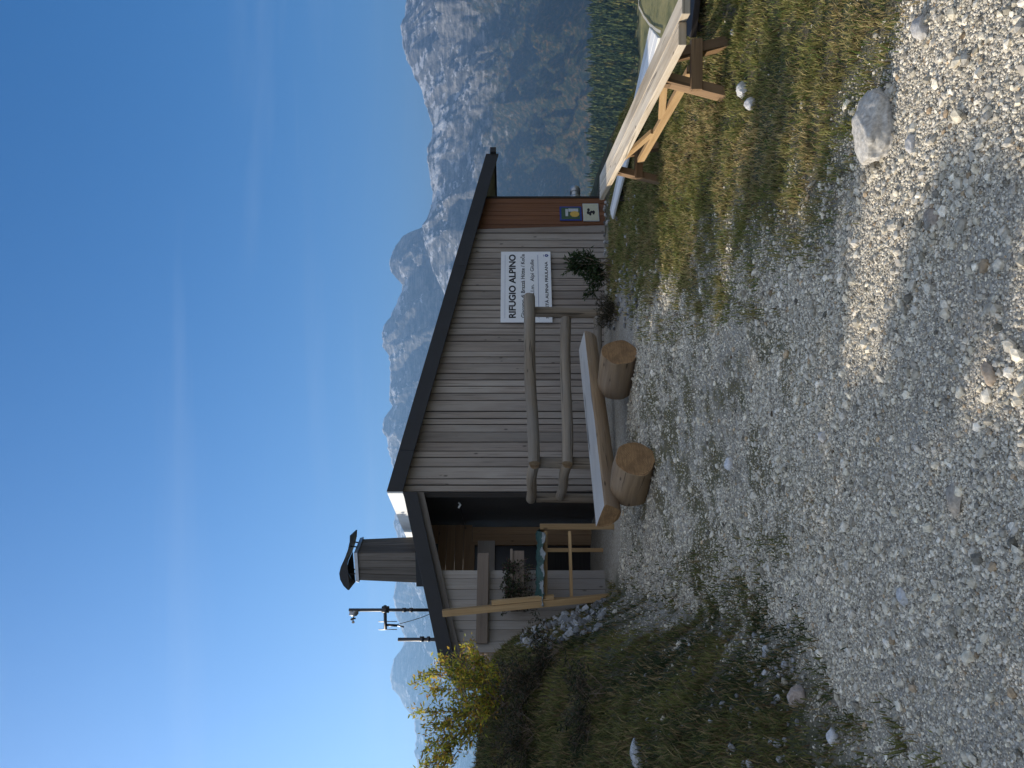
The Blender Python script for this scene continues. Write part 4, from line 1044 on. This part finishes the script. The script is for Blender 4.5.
# ------------------------------------------------------------------ air, light, camera
HAZE = 1.4e-4
if HAZE:
    mb = MB(); x0, x1, y0, y1, z0, z1 = -11500, 11500, -3000, 13500, -420, 1240
    mb.hexa([(x0, y0, z0), (x1, y0, z0), (x1, y1, z0), (x0, y1, z0), (x0, y0, z1), (x1, y0, z1), (x1, y1, z1), (x0, y1, z1)])
    hm = bpy.data.materials.new('mountain_air'); hm.use_nodes = True; nt = hm.node_tree; nt.nodes.remove(nt.nodes['Principled BSDF'])
    pv = nt.nodes.new('ShaderNodeVolumePrincipled'); pv.inputs['Color'].default_value = (.34, .62, 1.0, 1); pv.inputs['Density'].default_value = HAZE; pv.inputs['Anisotropy'].default_value = .5
    nt.links.new(pv.outputs[0], nt.nodes['Material Output'].inputs['Volume'])
    tag(mb.build('haze', hm), 'thin blue haze of the mountain air', 'haze', kind='stuff')

w = bpy.data.worlds.new('World'); sc.world = w; w.use_nodes = True; nt = w.node_tree; bg = nt.nodes['Background']
sky = nt.nodes.new('ShaderNodeTexSky'); sky.sky_type = 'NISHITA'; sky.sun_disc = False; sky.sun_elevation = SUN_EL; sky.sun_rotation = SUN_AZ % (2*math.pi); sky.altitude = 1600; sky.air_density = 1.0; sky.dust_density = 5.0; sky.ozone_density = 5.0
# thin cirrus: noise drawn out along the wind on a high flat layer
tc = nt.nodes.new('ShaderNodeTexCoord'); sxx = nt.nodes.new('ShaderNodeSeparateXYZ'); nt.links.new(tc.outputs['Generated'], sxx.inputs[0])
def wm_(op, a, b=0.0):
    m_ = nt.nodes.new('ShaderNodeMath'); m_.operation = op
    for s_, v_ in ((m_.inputs[0], a), (m_.inputs[1], b)):
        if isinstance(v_, bpy.types.NodeSocket): nt.links.new(v_, s_)
        else: s_.default_value = v_
    return m_.outputs[0]
zc = wm_('MAXIMUM', wm_('ADD', sxx.outputs['Z'], .06), .02); cb = nt.nodes.new('ShaderNodeCombineXYZ')
nt.links.new(wm_('DIVIDE', sxx.outputs['X'], zc), cb.inputs[0]); nt.links.new(wm_('DIVIDE', sxx.outputs['Y'], zc), cb.inputs[1])
mp_ = nt.nodes.new('ShaderNodeMapping'); mp_.inputs['Rotation'].default_value = (0, 0, R(-12)); mp_.inputs['Scale'].default_value = (.25, 1.1, 1); nt.links.new(cb.outputs[0], mp_.inputs[0])
nz = nt.nodes.new('ShaderNodeTexNoise'); nz.inputs['Scale'].default_value = 1.3; nz.inputs['Detail'].default_value = 8; nz.inputs['Roughness'].default_value = .6; nz.inputs['Distortion'].default_value = .4; nt.links.new(mp_.outputs[0], nz.inputs['Vector'])
rp = nt.nodes.new('ShaderNodeValToRGB'); rp.color_ramp.elements[0].position = .50; rp.color_ramp.elements[1].position = .85; rp.color_ramp.elements[1].color = (.17, .17, .17, 1); nt.links.new(nz.outputs['Fac'], rp.inputs[0])
mx = nt.nodes.new('ShaderNodeMix'); mx.data_type = 'RGBA'; nt.links.new(rp.outputs[0], mx.inputs[0]); hs = nt.nodes.new('ShaderNodeHueSaturation'); hs.inputs['Saturation'].default_value = 1.3; nt.links.new(sky.outputs[0], hs.inputs['Color']); nt.links.new(hs.outputs[0], mx.inputs[6]); mx.inputs[7].default_value = (5.0, 5.4, 6.0, 1)
# bright cloud bank added behind the camera, out of view, to fill the shade
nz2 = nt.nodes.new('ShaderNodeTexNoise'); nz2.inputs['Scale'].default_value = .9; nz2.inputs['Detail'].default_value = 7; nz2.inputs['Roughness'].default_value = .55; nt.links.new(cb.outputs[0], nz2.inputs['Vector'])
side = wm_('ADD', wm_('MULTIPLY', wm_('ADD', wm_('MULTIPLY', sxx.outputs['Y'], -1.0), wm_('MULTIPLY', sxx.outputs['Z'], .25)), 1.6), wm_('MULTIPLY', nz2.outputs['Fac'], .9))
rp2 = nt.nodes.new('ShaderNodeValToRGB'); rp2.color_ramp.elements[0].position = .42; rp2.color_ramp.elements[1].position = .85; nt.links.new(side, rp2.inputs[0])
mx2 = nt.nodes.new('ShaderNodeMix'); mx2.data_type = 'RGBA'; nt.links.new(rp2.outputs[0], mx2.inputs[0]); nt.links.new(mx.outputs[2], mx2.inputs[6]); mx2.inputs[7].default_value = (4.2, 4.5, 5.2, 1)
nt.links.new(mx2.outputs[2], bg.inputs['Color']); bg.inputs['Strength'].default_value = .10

sl = bpy.data.lights.new('sun', 'SUN'); sl.energy = 5.0; sl.angle = R(.5); sl.color = (1.0, .90, .76)
so_ = bpy.data.objects.new('sun', sl); col.objects.link(so_); so_.rotation_euler = SUN_DIR.to_track_quat('Z', 'Y').to_euler()

cam = bpy.data.cameras.new('camera'); cam.sensor_fit = 'HORIZONTAL'; cam.sensor_width = 36; cam.lens = 36*F/1024; cam.clip_start = .05; cam.clip_end = 40000
co_ = bpy.data.objects.new('camera', cam); col.objects.link(co_)
co_.matrix_world = Matrix(((0, 1, 0, 0), (0, 0, -1, 0), (-1, 0, 0, EYE), (0, 0, 0, 1)))
sc.camera = co_
vs_ = sc.view_settings; vs_.view_transform = 'Standard'; vs_.look = 'None'; vs_.gamma = 1; vs_.use_curve_mapping = False; vs_.exposure = .62
sc.cycles.use_denoising = True; sc.cycles.max_bounces = 6; sc.cycles.diffuse_bounces = 3; sc.cycles.volume_bounces = 0
